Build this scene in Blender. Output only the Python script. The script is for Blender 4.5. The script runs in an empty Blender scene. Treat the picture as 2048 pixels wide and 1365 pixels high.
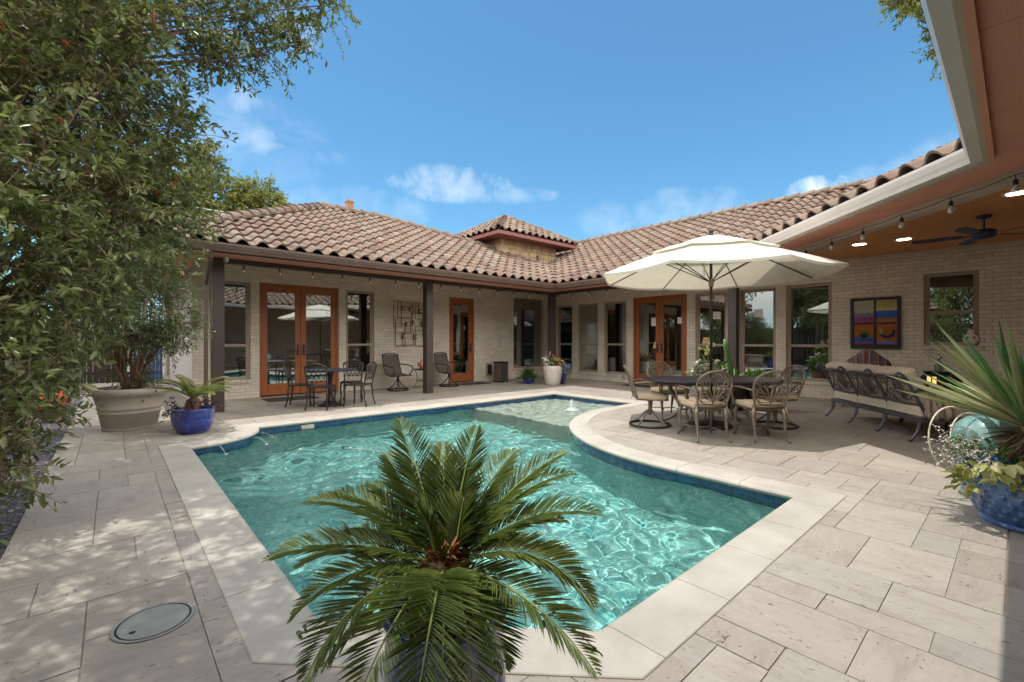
import bpy, bmesh, math, random
import numpy as np
from mathutils import Vector, Matrix
PI = math.pi
S = bpy.context.scene
COL = S.collection
rad = math.radians
rnd = random.Random(7)

# ---------------------------------------------------------------- materials
def new_mat(name):
    m = bpy.data.materials.new(name); m.use_nodes = True
    nt = m.node_tree; nt.nodes.clear()
    out = nt.nodes.new('ShaderNodeOutputMaterial')
    return m, nt, out

def N(nt, t, **kw):
    n = nt.nodes.new(t)
    for k, v in kw.items():
        if k.startswith('i_'):
            n.inputs[k[2:].replace('_', ' ')].default_value = v
        else:
            setattr(n, k, v)
    return n

def ramp(nt, fac, stops):
    r = nt.nodes.new('ShaderNodeValToRGB')
    cr = r.color_ramp
    while len(cr.elements) < len(stops): cr.elements.new(0.5)
    for e, (p, c) in zip(cr.elements, stops):
        e.position = p; e.color = (*c, 1) if len(c) == 3 else c
    nt.links.new(fac, r.inputs[0])
    return r.outputs[0]

def mix(nt, fac, a, b, mode='MIX'):
    n = nt.nodes.new('ShaderNodeMix'); n.data_type = 'RGBA'; n.blend_type = mode
    for sock, val in ((0, fac), (6, a), (7, b)):
        if hasattr(val, 'is_linked') or hasattr(val, 'links'): nt.links.new(val, n.inputs[sock])
        elif sock == 0: n.inputs[0].default_value = val
        else: n.inputs[sock].default_value = (*val, 1)
    return n.outputs[2]

def math_(nt, op, a, b=None, clamp=False):
    n = nt.nodes.new('ShaderNodeMath'); n.operation = op; n.use_clamp = clamp
    for i, v in enumerate((a, b)):
        if v is None: continue
        if hasattr(v, 'links'): nt.links.new(v, n.inputs[i])
        else: n.inputs[i].default_value = v
    return n.outputs[0]

def noise(nt, vec, scale, detail=4, rough=.6, dist=0.0):
    n = N(nt, 'ShaderNodeTexNoise'); n.inputs['Scale'].default_value = scale
    n.inputs['Detail'].default_value = detail; n.inputs['Roughness'].default_value = rough
    n.inputs['Distortion'].default_value = dist
    if vec is not None: nt.links.new(vec, n.inputs['Vector'])
    return n.outputs[0]

def coords(nt, kind='Object', scale=None):
    if kind == 'World':
        o = N(nt, 'ShaderNodeNewGeometry').outputs['Position']
    else:
        o = N(nt, 'ShaderNodeTexCoord').outputs[kind]
    if scale:
        mp = N(nt, 'ShaderNodeMapping'); mp.inputs['Scale'].default_value = scale
        nt.links.new(o, mp.inputs[0]); o = mp.outputs[0]
    return o

def bump(nt, h, strength, dist=.01):
    b = N(nt, 'ShaderNodeBump'); b.inputs['Strength'].default_value = strength
    b.inputs['Distance'].default_value = dist
    nt.links.new(h, b.inputs['Height'])
    return b.outputs[0]

def simple(name, col, rough=.6, metal=0., var=.25, vs=6., bs=40., bst=.15, coat=0., kind='Object', col2=None, spec=.5, bd=.004):
    m, nt, out = new_mat(name)
    p = N(nt, 'ShaderNodeBsdfPrincipled')
    c = coords(nt, kind)
    n1 = noise(nt, c, vs, 5, .65)
    lo = tuple(x * (1 - var) for x in col); hi = col2 if col2 else tuple(min(1, x * (1 + var)) for x in col)
    nt.links.new(ramp(nt, n1, [(.3, lo), (.7, hi)]), p.inputs['Base Color'])
    n2 = noise(nt, c, bs, 3, .6)
    if bst: nt.links.new(bump(nt, n2, bst, bd), p.inputs['Normal'])
    rr = math_(nt, 'MULTIPLY_ADD', n1, .25); 
    nt.nodes[-1].inputs[2].default_value = max(0, rough - .12)
    nt.links.new(rr, p.inputs['Roughness'])
    p.inputs['Metallic'].default_value = metal
    p.inputs['Coat Weight'].default_value = coat
    p.inputs['Coat Roughness'].default_value = .06
    p.inputs['Specular IOR Level'].default_value = spec
    nt.links.new(p.outputs[0], out.inputs[0])
    return m

def attr(nt, name='rnd'):
    a = N(nt, 'ShaderNodeAttribute'); a.attribute_name = name
    return a.outputs['Fac']

def leaf_mat(name, stops, rough=.45, trans=.3, tcol=(.25, .4, .05), spec=.4):
    m, nt, out = new_mat(name)
    p = N(nt, 'ShaderNodeBsdfPrincipled')
    c = ramp(nt, attr(nt), stops)
    nt.links.new(c, p.inputs['Base Color'])
    p.inputs['Roughness'].default_value = rough
    p.inputs['Specular IOR Level'].default_value = spec
    t = N(nt, 'ShaderNodeBsdfTranslucent')
    nt.links.new(mix(nt, .5, c, tcol), t.inputs[0])
    mx = N(nt, 'ShaderNodeMixShader'); mx.inputs[0].default_value = trans
    nt.links.new(p.outputs[0], mx.inputs[1]); nt.links.new(t.outputs[0], mx.inputs[2])
    nt.links.new(mx.outputs[0], out.inputs[0])
    return m

M = {}
def brick_mat(name, base, dark, stain):
    m, nt, out = new_mat(name)
    p = N(nt, 'ShaderNodeBsdfPrincipled')
    uv = N(nt, 'ShaderNodeTexCoord').outputs['UV']
    wob = noise(nt, uv, 9, 3)
    mp = N(nt, 'ShaderNodeVectorMath', operation='MULTIPLY_ADD')
    cmb = N(nt, 'ShaderNodeCombineXYZ'); nt.links.new(wob, cmb.inputs[0]); nt.links.new(wob, cmb.inputs[1])
    nt.links.new(cmb.outputs[0], mp.inputs[0]); mp.inputs[1].default_value = (.012, .012, 0); nt.links.new(uv, mp.inputs[2])
    b = N(nt, 'ShaderNodeTexBrick')
    nt.links.new(mp.outputs[0], b.inputs[0])
    b.inputs['Scale'].default_value = 1; b.inputs['Mortar Size'].default_value = .007
    b.inputs['Mortar Smooth'].default_value = .6; b.inputs['Brick Width'].default_value = .215
    b.inputs['Row Height'].default_value = .075; b.inputs['Bias'].default_value = 0
    b.inputs['Color1'].default_value = (*base, 1); b.inputs['Color2'].default_value = (*[x * .86 for x in base], 1)
    b.inputs['Mortar'].default_value = (*dark, 1)
    n1 = noise(nt, uv, 2.2, 6, .7); n2 = noise(nt, uv, 30, 4, .7); n3 = noise(nt, uv, 70, 3, .6)
    c = mix(nt, math_(nt, 'MULTIPLY', ramp(nt, n2, [(.55, (0, 0, 0)), (.72, (1, 1, 1))]), .45), b.outputs[0], stain)
    c = mix(nt, .75, c, ramp(nt, n1, [(.28, (.74, .71, .67)), (.5, (.93, .92, .90)), (.72, (1.0, 1.0, 1.0))]), 'MULTIPLY')
    nt.links.new(c, p.inputs['Base Color'])
    p.inputs['Roughness'].default_value = .85
    h = math_(nt, 'ADD', math_(nt, 'MULTIPLY', b.outputs[1], -1.0), math_(nt, 'MULTIPLY', n2, .8))
    h = math_(nt, 'ADD', h, math_(nt, 'MULTIPLY', n3, .4))
    nt.links.new(bump(nt, h, .9, .011), p.inputs['Normal'])
    nt.links.new(p.outputs[0], out.inputs[0])
    return m
M['brick'] = brick_mat('painted_brick', (.80, .735, .63), (.62, .555, .465), (.56, .49, .40))

def paving_mat():
    m, nt, out = new_mat('travertine')
    p = N(nt, 'ShaderNodeBsdfPrincipled')
    w = coords(nt, 'World')
    r = attr(nt)
    ang = math_(nt, 'MULTIPLY', math_(nt, 'ROUND', r), PI / 2)
    rot = N(nt, 'ShaderNodeVectorRotate', rotation_type='Z_AXIS'); nt.links.new(w, rot.inputs['Vector']); nt.links.new(ang, rot.inputs['Angle'])
    sc = N(nt, 'ShaderNodeMapping'); sc.inputs['Scale'].default_value = (1, 2.6, 1); nt.links.new(rot.outputs[0], sc.inputs[0])
    off = N(nt, 'ShaderNodeVectorMath', operation='MULTIPLY_ADD')
    cmb = N(nt, 'ShaderNodeCombineXYZ'); nt.links.new(r, cmb.inputs[0]); nt.links.new(r, cmb.inputs[1])
    nt.links.new(cmb.outputs[0], off.inputs[0]); off.inputs[1].default_value = (37, 53, 0); nt.links.new(sc.outputs[0], off.inputs[2])
    v = off.outputs[0]
    base = ramp(nt, r, [(0, (.41, .378, .335)), (.3, (.355, .32, .278)), (.6, (.445, .41, .362)), (.8, (.375, .353, .322)), (1, (.415, .38, .333))])
    n1 = noise(nt, v, 3, 8, .72, .8)
    c = mix(nt, .75, base, ramp(nt, n1, [(.25, (.62, .57, .52)), (.48, (.93, .91, .89)), (.72, (1.08, 1.07, 1.05))]), 'MULTIPLY')
    n2 = noise(nt, v, 15, 6, .75)
    c = mix(nt, .5, c, ramp(nt, n2, [(.3, (.80, .76, .72)), (.6, (1, 1, 1))]), 'MULTIPLY')
    big = noise(nt, w, .9, 3)
    c = mix(nt, .6, c, ramp(nt, big, [(.3, (.86, .84, .82)), (.7, (1.04, 1.03, 1.0))]), 'MULTIPLY')
    pm = noise(nt, v, 5.5, 3, .6)
    pit = noise(nt, v, 26, 2.5, .55, .6)
    thr = math_(nt, 'MULTIPLY_ADD', pm, -.50); nt.nodes[-1].inputs[2].default_value = .925
    pm_ = math_(nt, 'MULTIPLY', math_(nt, 'SUBTRACT', pit, thr), 22, True)
    c = mix(nt, math_(nt, 'MULTIPLY', pm_, .8), c, (.10, .078, .06))
    nt.links.new(c, p.inputs['Base Color'])
    p.inputs['Roughness'].default_value = .62
    h = math_(nt, 'SUBTRACT', math_(nt, 'MULTIPLY', n2, .3), pm_)
    nt.links.new(bump(nt, h, .5, .005), p.inputs['Normal'])
    nt.links.new(p.outputs[0], out.inputs[0])
    return m
M['paving'] = paving_mat()
M['grout'] = simple('grout', (.34, .30, .255), .9, kind='World', vs=9)
M['coping'] = simple('coping_stone', (.45, .41, .35), .6, var=.16, vs=2.2, bs=60, bst=.25, kind='World', col2=(.52, .48, .415))

def tile_mat(name, dull=1.):
    m, nt, out = new_mat(name)
    p = N(nt, 'ShaderNodeBsdfPrincipled')
    w = coords(nt, 'World')
    a = attr(nt)
    base = ramp(nt, a, [(0, (.172, .120, .086)), (.22, (.215, .158, .116)), (.42, (.185, .110, .077)), (.58, (.162, .124, .095)), (.74, (.245, .190, .145)), (.88, (.190, .115, .082)), (1, (.118, .082, .063))])
    n = noise(nt, w, 9, 6, .7)
    c = mix(nt, .85, base, ramp(nt, n, [(.28, (.60, .55, .52)), (.55, (1, 1, 1)), (.75, (1.12, 1.08, 1.05))]), 'MULTIPLY')
    n2 = noise(nt, w, 60, 3, .7)
    c = mix(nt, .4, c, ramp(nt, n2, [(.35, (.6, .55, .5)), (.6, (1, 1, 1))]), 'MULTIPLY')
    nt.links.new(c, p.inputs['Base Color']); p.inputs['Roughness'].default_value = .8
    nt.links.new(bump(nt, n2, .35, .006), p.inputs['Normal'])
    nt.links.new(p.outputs[0], out.inputs[0])
    return m
M['tile'] = tile_mat('clay_tile')
M['under'] = simple('roof_underlay', (.075, .05, .04), .9, kind='World')
M['brown'] = simple('dark_brown_paint', (.055, .037, .030), .5, var=.15, vs=2, bs=90, bst=.08, kind='World')
M['gutter'] = simple('brown_gutter', (.115, .072, .055), .4, var=.12, vs=2, bst=.05, kind='World')
M['taupe_gutter'] = simple('taupe_gutter', (.60, .54, .50), .4, var=.08, vs=1.5, bst=.06, kind='World')
M['taupe'] = simple('taupe_trim', (.40, .32, .25), .55, var=.1, vs=2, bs=60, bst=.1, kind='World')
M['frame'] = simple('window_frame_paint', (.36, .285, .225), .5, var=.06, vs=3, bst=.05, kind='World')
def soffit_mat():
    m, nt, out = new_mat('red_soffit_board')
    p = N(nt, 'ShaderNodeBsdfPrincipled')
    w = coords(nt, 'World', (2.2, 30, 10)); w2 = coords(nt, 'World')
    n = noise(nt, w, 4, 5, .65, 1.2); n2 = noise(nt, w2, 3, 4)
    nt.links.new(mix(nt, .6, ramp(nt, n, [(.3, (.58, .245, .165)), (.7, (.66, .295, .20))]), ramp(nt, n2, [(.3, (.85, .85, .85)), (.7, (1, 1, 1))]), 'MULTIPLY'), p.inputs['Base Color'])
    p.inputs['Roughness'].default_value = .6
    nt.links.new(bump(nt, n, .5, .006), p.inputs['Normal'])
    nt.links.new(p.outputs[0], out.inputs[0]); return m
M['soffit'] = soffit_mat()
def wood(name, c0, c1, scale, rough=.45, kind='World'):
    m, nt, out = new_mat(name)
    p = N(nt, 'ShaderNodeBsdfPrincipled')
    w = coords(nt, kind, scale)
    n = noise(nt, w, 3, 6, .6, 1.5)
    nt.links.new(ramp(nt, n, [(.3, c0), (.7, c1)]), p.inputs['Base Color'])
    p.inputs['Roughness'].default_value = rough
    nt.links.new(bump(nt, n, .12, .003), p.inputs['Normal'])
    nt.links.new(p.outputs[0], out.inputs[0]); return m
M['ceil'] = wood('stained_ceiling', (.60, .23, .065), (.74, .32, .10), (.7, 12, 1))
M['door'] = wood('stained_door', (.27, .078, .022), (.38, .12, .036), (9, 9, .8))
M['stone'] = simple('rough_stone', (.46, .33, .20), .9, var=.3, vs=3.2, bs=9, bst=.6, kind='World', bd=.03)
M['tfascia'] = simple('plum_fascia', (.24, .085, .07), .6, var=.1, kind='World')

def glass_mat():
    m, nt, out = new_mat('window_glass')
    g = N(nt, 'ShaderNodeBsdfGlossy'); g.inputs['Roughness'].default_value = .004; g.inputs['Color'].default_value = (.92, .97, .97, 1)
    w = coords(nt, 'World')
    nt.links.new(bump(nt, noise(nt, w, 1.3, 1), .04, .05), g.inputs['Normal'])
    t = N(nt, 'ShaderNodeBsdfTransparent'); t.inputs[0].default_value = (.62, .63, .60, 1)
    fr = N(nt, 'ShaderNodeFresnel'); fr.inputs['IOR'].default_value = 1.52
    f = math_(nt, 'MULTIPLY_ADD', fr.outputs[0], 1.0); nt.nodes[-1].inputs[2].default_value = .27
    mx = N(nt, 'ShaderNodeMixShader'); nt.links.new(f, mx.inputs[0])
    nt.links.new(t.outputs[0], mx.inputs[1]); nt.links.new(g.outputs[0], mx.inputs[2])
    nt.links.new(mx.outputs[0], out.inputs[0]); return m
M['glass'] = glass_mat()
def picglass():
    m, nt, out = new_mat('picture_glass'); g = N(nt, 'ShaderNodeBsdfGlossy'); g.inputs['Roughness'].default_value = .01
    t = N(nt, 'ShaderNodeBsdfTransparent'); fr = N(nt, 'ShaderNodeFresnel'); fr.inputs['IOR'].default_value = 1.5
    mx = N(nt, 'ShaderNodeMixShader'); nt.links.new(fr.outputs[0], mx.inputs[0]); nt.links.new(t.outputs[0], mx.inputs[1]); nt.links.new(g.outputs[0], mx.inputs[2]); nt.links.new(mx.outputs[0], out.inputs[0]); return m
M['picglass'] = picglass()
M['interior'] = simple('interior_plaster', (.34, .29, .23), .8, kind='World', var=.05, bst=0)
M['interior_floor'] = simple('interior_floor', (.12, .075, .045), .4, kind='World')
M['white'] = simple('white_paint', (.78, .77, .74), .5, var=.05)
M['stucco'] = simple('pale_stucco', (.60, .57, .56), .9, var=.06, vs=4, bs=50, bst=.3, kind='World')
M['iron'] = simple('dark_cast_metal', (.055, .045, .04), .42, metal=.5, var=.35, vs=14, bs=80, bst=.2)
M['bronze'] = simple('bronze_cast_metal', (.25, .20, .155), .42, metal=.55, var=.4, vs=12, bs=70, bst=.25)
M['bluemetal'] = simple('slate_metal', (.13, .13, .15), .4, metal=.5, var=.3, vs=12, bst=.15)
M['tabletop'] = simple('dark_table_top', (.06, .052, .065), .38, metal=.3, var=.35, vs=20, bs=50, bst=.3)
M['cushion'] = simple('tan_cushion', (.60, .48, .33), .9, var=.1, vs=5, bs=120, bst=.3)
M['cushion2'] = simple('greige_cushion', (.60, .51, .41), .9, var=.1, vs=5, bs=120, bst=.3)
M['greyfab'] = simple('grey_cushion', (.16, .135, .135), .9, var=.15, vs=5, bs=120, bst=.3)
M['sling'] = simple('brown_sling', (.10, .078, .064), .75, var=.15, vs=30, bs=200, bst=.3)
def canvas():
    m, nt, out = new_mat('umbrella_canvas')
    p = N(nt, 'ShaderNodeBsdfPrincipled'); c = coords(nt, 'Object')
    n = noise(nt, c, 4, 4); 
    cc = ramp(nt, n, [(.3, (.66, .625, .55)), (.7, (.74, .705, .63))])
    nt.links.new(cc, p.inputs['Base Color']); p.inputs['Roughness'].default_value = .9
    nt.links.new(bump(nt, noise(nt, c, 200, 2), .15, .002), p.inputs['Normal'])
    t = N(nt, 'ShaderNodeBsdfTranslucent'); t.inputs[0].default_value = (.70, .62, .46, 1)
    mx = N(nt, 'ShaderNodeMixShader'); mx.inputs[0].default_value = .28
    nt.links.new(p.outputs[0], mx.inputs[1]); nt.links.new(t.outputs[0], mx.inputs[2])
    nt.links.new(mx.outputs[0], out.inputs[0]); return m
M['canvas'] = canvas()
def glaze(name, c0, c1, scale=5, coat=1., rough=.25):
    return simple(name, c0, rough, var=.3, vs=scale, bs=6, bst=.12, coat=coat, col2=c1, bd=.01)
M['cobalt'] = glaze('cobalt_glaze', (.003, .014, .20), (.008, .045, .36))
M['bluepot'] = glaze('mottled_blue_glaze', (.008, .07, .30), (.05, .20, .46), 3)
M['teal'] = glaze('teal_glaze', (.12, .33, .31), (.33, .52, .48), 4, .6, .4)
M['beigepot'] = simple('beige_resin', (.41, .35, .30), .6, var=.08, vs=3, bs=60, bst=.15)
M['whitepot'] = simple('white_ceramic', (.62, .58, .51), .5, var=.1, vs=8, bst=.1)
M['orangepot'] = simple('orange_glaze', (.62, .13, .05), .35, var=.2, vs=5, coat=.5)
M['tanclay'] = simple('tan_clay', (.42, .27, .18), .7, var=.2)
M['soil'] = simple('soil', (.055, .038, .026), .95, var=.5, vs=40, bs=60, bst=.8, bd=.02)
M['bark'] = simple('bark', (.20, .145, .105), .9, var=.4, vs=12, bs=40, bst=.7, bd=.02)
M['twig'] = simple('twig', (.17, .115, .075), .85, var=.3, vs=20)
M['redbark'] = simple('red_brown_bark', (.25, .14, .09), .8, var=.3, vs=15, bs=30, bst=.5)
M['fence'] = wood('dark_fence_board', (.045, .03, .028), (.085, .058, .05), (14, 14, .8), .8)
M['bluegate'] = simple('blue_gate_paint', (.05, .10, .26), .6, var=.4, vs=6, kind='World')
M['steel'] = simple('brushed_steel', (.38, .38, .39), .3, metal=1., var=.1, vs=60, bst=.05)
M['black'] = simple('black_plastic', (.015, .015, .018), .45, var=.2)
M['mat'] = simple('door_mat', (.045, .04, .038), .95, var=.4, vs=60, bs=150, bst=.6)
M['copper'] = simple('copper_metal', (.24, .115, .06), .4, metal=.7, var=.35, vs=20)
M['candle'] = simple('candle_wax', (.75, .66, .50), .5, var=.06)
M['lid'] = simple('grey_lid', (.27, .27, .25), .55, var=.15, vs=12, bs=80, bst=.25)
M['red'] = simple('red_berry', (.50, .035, .02), .35, var=.3, vs=30)
M['navy'] = simple('navy_metal', (.03, .036, .075), .35, metal=.3, var=.2)
M['palewood'] = simple('pale_wood', (.40, .30, .20), .6, var=.2)
M['bulb'] = None
def gravel_mat(name, cols, scale):
    m, nt, out = new_mat(name)
    p = N(nt, 'ShaderNodeBsdfPrincipled'); w = coords(nt, 'World')
    v = N(nt, 'ShaderNodeTexVoronoi'); v.inputs['Scale'].default_value = scale; nt.links.new(w, v.inputs['Vector'])
    sep = N(nt, 'ShaderNodeSeparateColor'); nt.links.new(v.outputs['Color'], sep.inputs[0])
    c = ramp(nt, sep.outputs[0], cols)
    c = mix(nt, .9, c, ramp(nt, v.outputs['Distance'], [(.0, (1, 1, 1)), (.45, (.85, .85, .85)), (.75, (.18, .18, .18))]), 'MULTIPLY')
    nt.links.new(c, p.inputs['Base Color']); p.inputs['Roughness'].default_value = .6
    nt.links.new(bump(nt, math_(nt, 'MULTIPLY', v.outputs['Distance'], -1.), 1., .02), p.inputs['Normal'])
    nt.links.new(p.outputs[0], out.inputs[0]); return m
M['gravel'] = gravel_mat('dark_pebbles', [(0, (.05, .055, .075)), (.4, (.10, .10, .125)), (.75, (.17, .15, .16)), (1, (.34, .29, .26))], 34)
M['pale_gravel'] = gravel_mat('pale_gravel', [(0, (.33, .28, .23)), (.5, (.45, .40, .34)), (1, (.55, .5, .44))], 60)
M['earth'] = simple('earth', (.16, .13, .09), .95, var=.3, vs=.6, kind='World')

def pool_plaster():
    m, nt, out = new_mat('pebble_plaster_painted_caustics')
    p = N(nt, 'ShaderNodeBsdfPrincipled'); w = coords(nt, 'World')
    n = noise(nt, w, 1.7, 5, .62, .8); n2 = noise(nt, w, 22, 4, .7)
    # mottled teal plaster, with pale caustic light lines painted into its colour
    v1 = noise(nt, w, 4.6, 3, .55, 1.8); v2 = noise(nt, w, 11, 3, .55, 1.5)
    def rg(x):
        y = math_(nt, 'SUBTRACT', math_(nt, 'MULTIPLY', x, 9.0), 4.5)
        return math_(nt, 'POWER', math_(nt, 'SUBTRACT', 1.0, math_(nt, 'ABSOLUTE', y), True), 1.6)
    caustic_lines = math_(nt, 'ADD', math_(nt, 'MULTIPLY', rg(v1), .7), math_(nt, 'MULTIPLY', rg(v2), .55), True)
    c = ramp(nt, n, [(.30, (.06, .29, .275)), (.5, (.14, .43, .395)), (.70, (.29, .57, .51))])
    c = mix(nt, math_(nt, 'MULTIPLY', caustic_lines, .7), c, (.60, .82, .74))
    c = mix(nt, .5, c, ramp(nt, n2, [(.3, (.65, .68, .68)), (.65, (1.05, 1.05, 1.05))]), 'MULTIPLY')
    nt.links.new(c, p.inputs['Base Color']); p.inputs['Roughness'].default_value = .8
    nt.links.new(p.outputs[0], out.inputs[0]); return m
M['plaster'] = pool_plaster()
M['shelf'] = simple('pale_plaster', (.55, .50, .42), .8, var=.2, vs=6, bs=40, bst=.3, kind='World')
def pool_tile():
    m, nt, out = new_mat('blue_pool_tile')
    p = N(nt, 'ShaderNodeBsdfPrincipled')
    uv = N(nt, 'ShaderNodeTexCoord').outputs['UV']
    b = N(nt, 'ShaderNodeTexBrick'); nt.links.new(uv, b.inputs[0]); b.offset = 0
    b.inputs['Scale'].default_value = 1; b.inputs['Mortar Size'].default_value = .0025
    b.inputs['Brick Width'].default_value = .05; b.inputs['Row Height'].default_value = .05
    b.inputs['Color1'].default_value = (.008, .05, .155, 1); b.inputs['Color2'].default_value = (.02, .09, .21, 1); b.inputs['Mortar'].default_value = (.05, .10, .16, 1)
    nt.links.new(b.outputs[0], p.inputs['Base Color']); p.inputs['Roughness'].default_value = .15; p.inputs['Coat Weight'].default_value = .5
    nt.links.new(p.outputs[0], out.inputs[0]); return m
M['pooltile'] = pool_tile()
def water_mat():
    m, nt, out = new_mat('pool_water')
    w = coords(nt, 'World')
    n = noise(nt, w, 16, 4, .6, .8)
    bn = bump(nt, n, .55, .03)
    g = N(nt, 'ShaderNodeBsdfGlossy'); g.inputs['Roughness'].default_value = .02; nt.links.new(bn, g.inputs['Normal'])
    t = N(nt, 'ShaderNodeBsdfTransparent'); t.inputs[0].default_value = (.96, .99, .99, 1)
    r = N(nt, 'ShaderNodeBsdfRefraction'); r.inputs['IOR'].default_value = 1.33; r.inputs['Roughness'].default_value = 0; r.inputs[0].default_value = (.84, .97, .965, 1)
    m1 = N(nt, 'ShaderNodeMixShader'); m1.inputs[0].default_value = 1.0
    nt.links.new(t.outputs[0], m1.inputs[1]); nt.links.new(r.outputs[0], m1.inputs[2])
    fr = N(nt, 'ShaderNodeFresnel'); fr.inputs['IOR'].default_value = 1.33; nt.links.new(bn, fr.inputs['Normal'])
    m2 = N(nt, 'ShaderNodeMixShader'); nt.links.new(fr.outputs[0], m2.inputs[0])
    nt.links.new(m1.outputs[0], m2.inputs[1]); nt.links.new(g.outputs[0], m2.inputs[2])
    nt.links.new(m2.outputs[0], out.inputs[0])
    return m
M['water'] = water_mat()
def foam_mat():
    m, nt, out = new_mat('white_water')
    p = N(nt, 'ShaderNodeBsdfPrincipled'); p.inputs['Base Color'].default_value = (.85, .9, .9, 1); p.inputs['Roughness'].default_value = .2
    t = N(nt, 'ShaderNodeBsdfTransparent'); mx = N(nt, 'ShaderNodeMixShader'); mx.inputs[0].default_value = .42
    nt.links.new(t.outputs[0], mx.inputs[1]); nt.links.new(p.outputs[0], mx.inputs[2]); nt.links.new(mx.outputs[0], out.inputs[0]); return m
M['foam'] = foam_mat()
def clear_bulb():
    m, nt, out = new_mat('clear_bulb')
    g = N(nt, 'ShaderNodeBsdfGlossy'); g.inputs['Roughness'].default_value = .05
    p = N(nt, 'ShaderNodeBsdfDiffuse'); p.inputs[0].default_value = (.7, .65, .55, 1)
    t = N(nt, 'ShaderNodeBsdfTransparent'); t.inputs[0].default_value = (.9, .88, .82, 1)
    a = N(nt, 'ShaderNodeMixShader'); a.inputs[0].default_value = .5
    nt.links.new(t.outputs[0], a.inputs[1]); nt.links.new(p.outputs[0], a.inputs[2])
    b = N(nt, 'ShaderNodeMixShader'); b.inputs[0].default_value = .2
    nt.links.new(a.outputs[0], b.inputs[1]); nt.links.new(g.outputs[0], b.inputs[2])
    nt.links.new(b.outputs[0], out.inputs[0]); return m
M['bulb'] = clear_bulb()
def emit(name, col, st):
    m, nt, out = new_mat(name)
    e = N(nt, 'ShaderNodeEmission'); e.inputs[0].default_value = (*col, 1); e.inputs[1].default_value = st
    nt.links.new(e.outputs[0], out.inputs[0]); return m
M['lampshade'] = emit('lit_lampshade', (1, .62, .28), .75)
M['lit'] = emit('lit_lantern_window', (1, .6, .2), .9)
def flat(name, col, rough=.6):
    return simple(name, col, rough, var=.12, vs=12, bst=.05)

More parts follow.
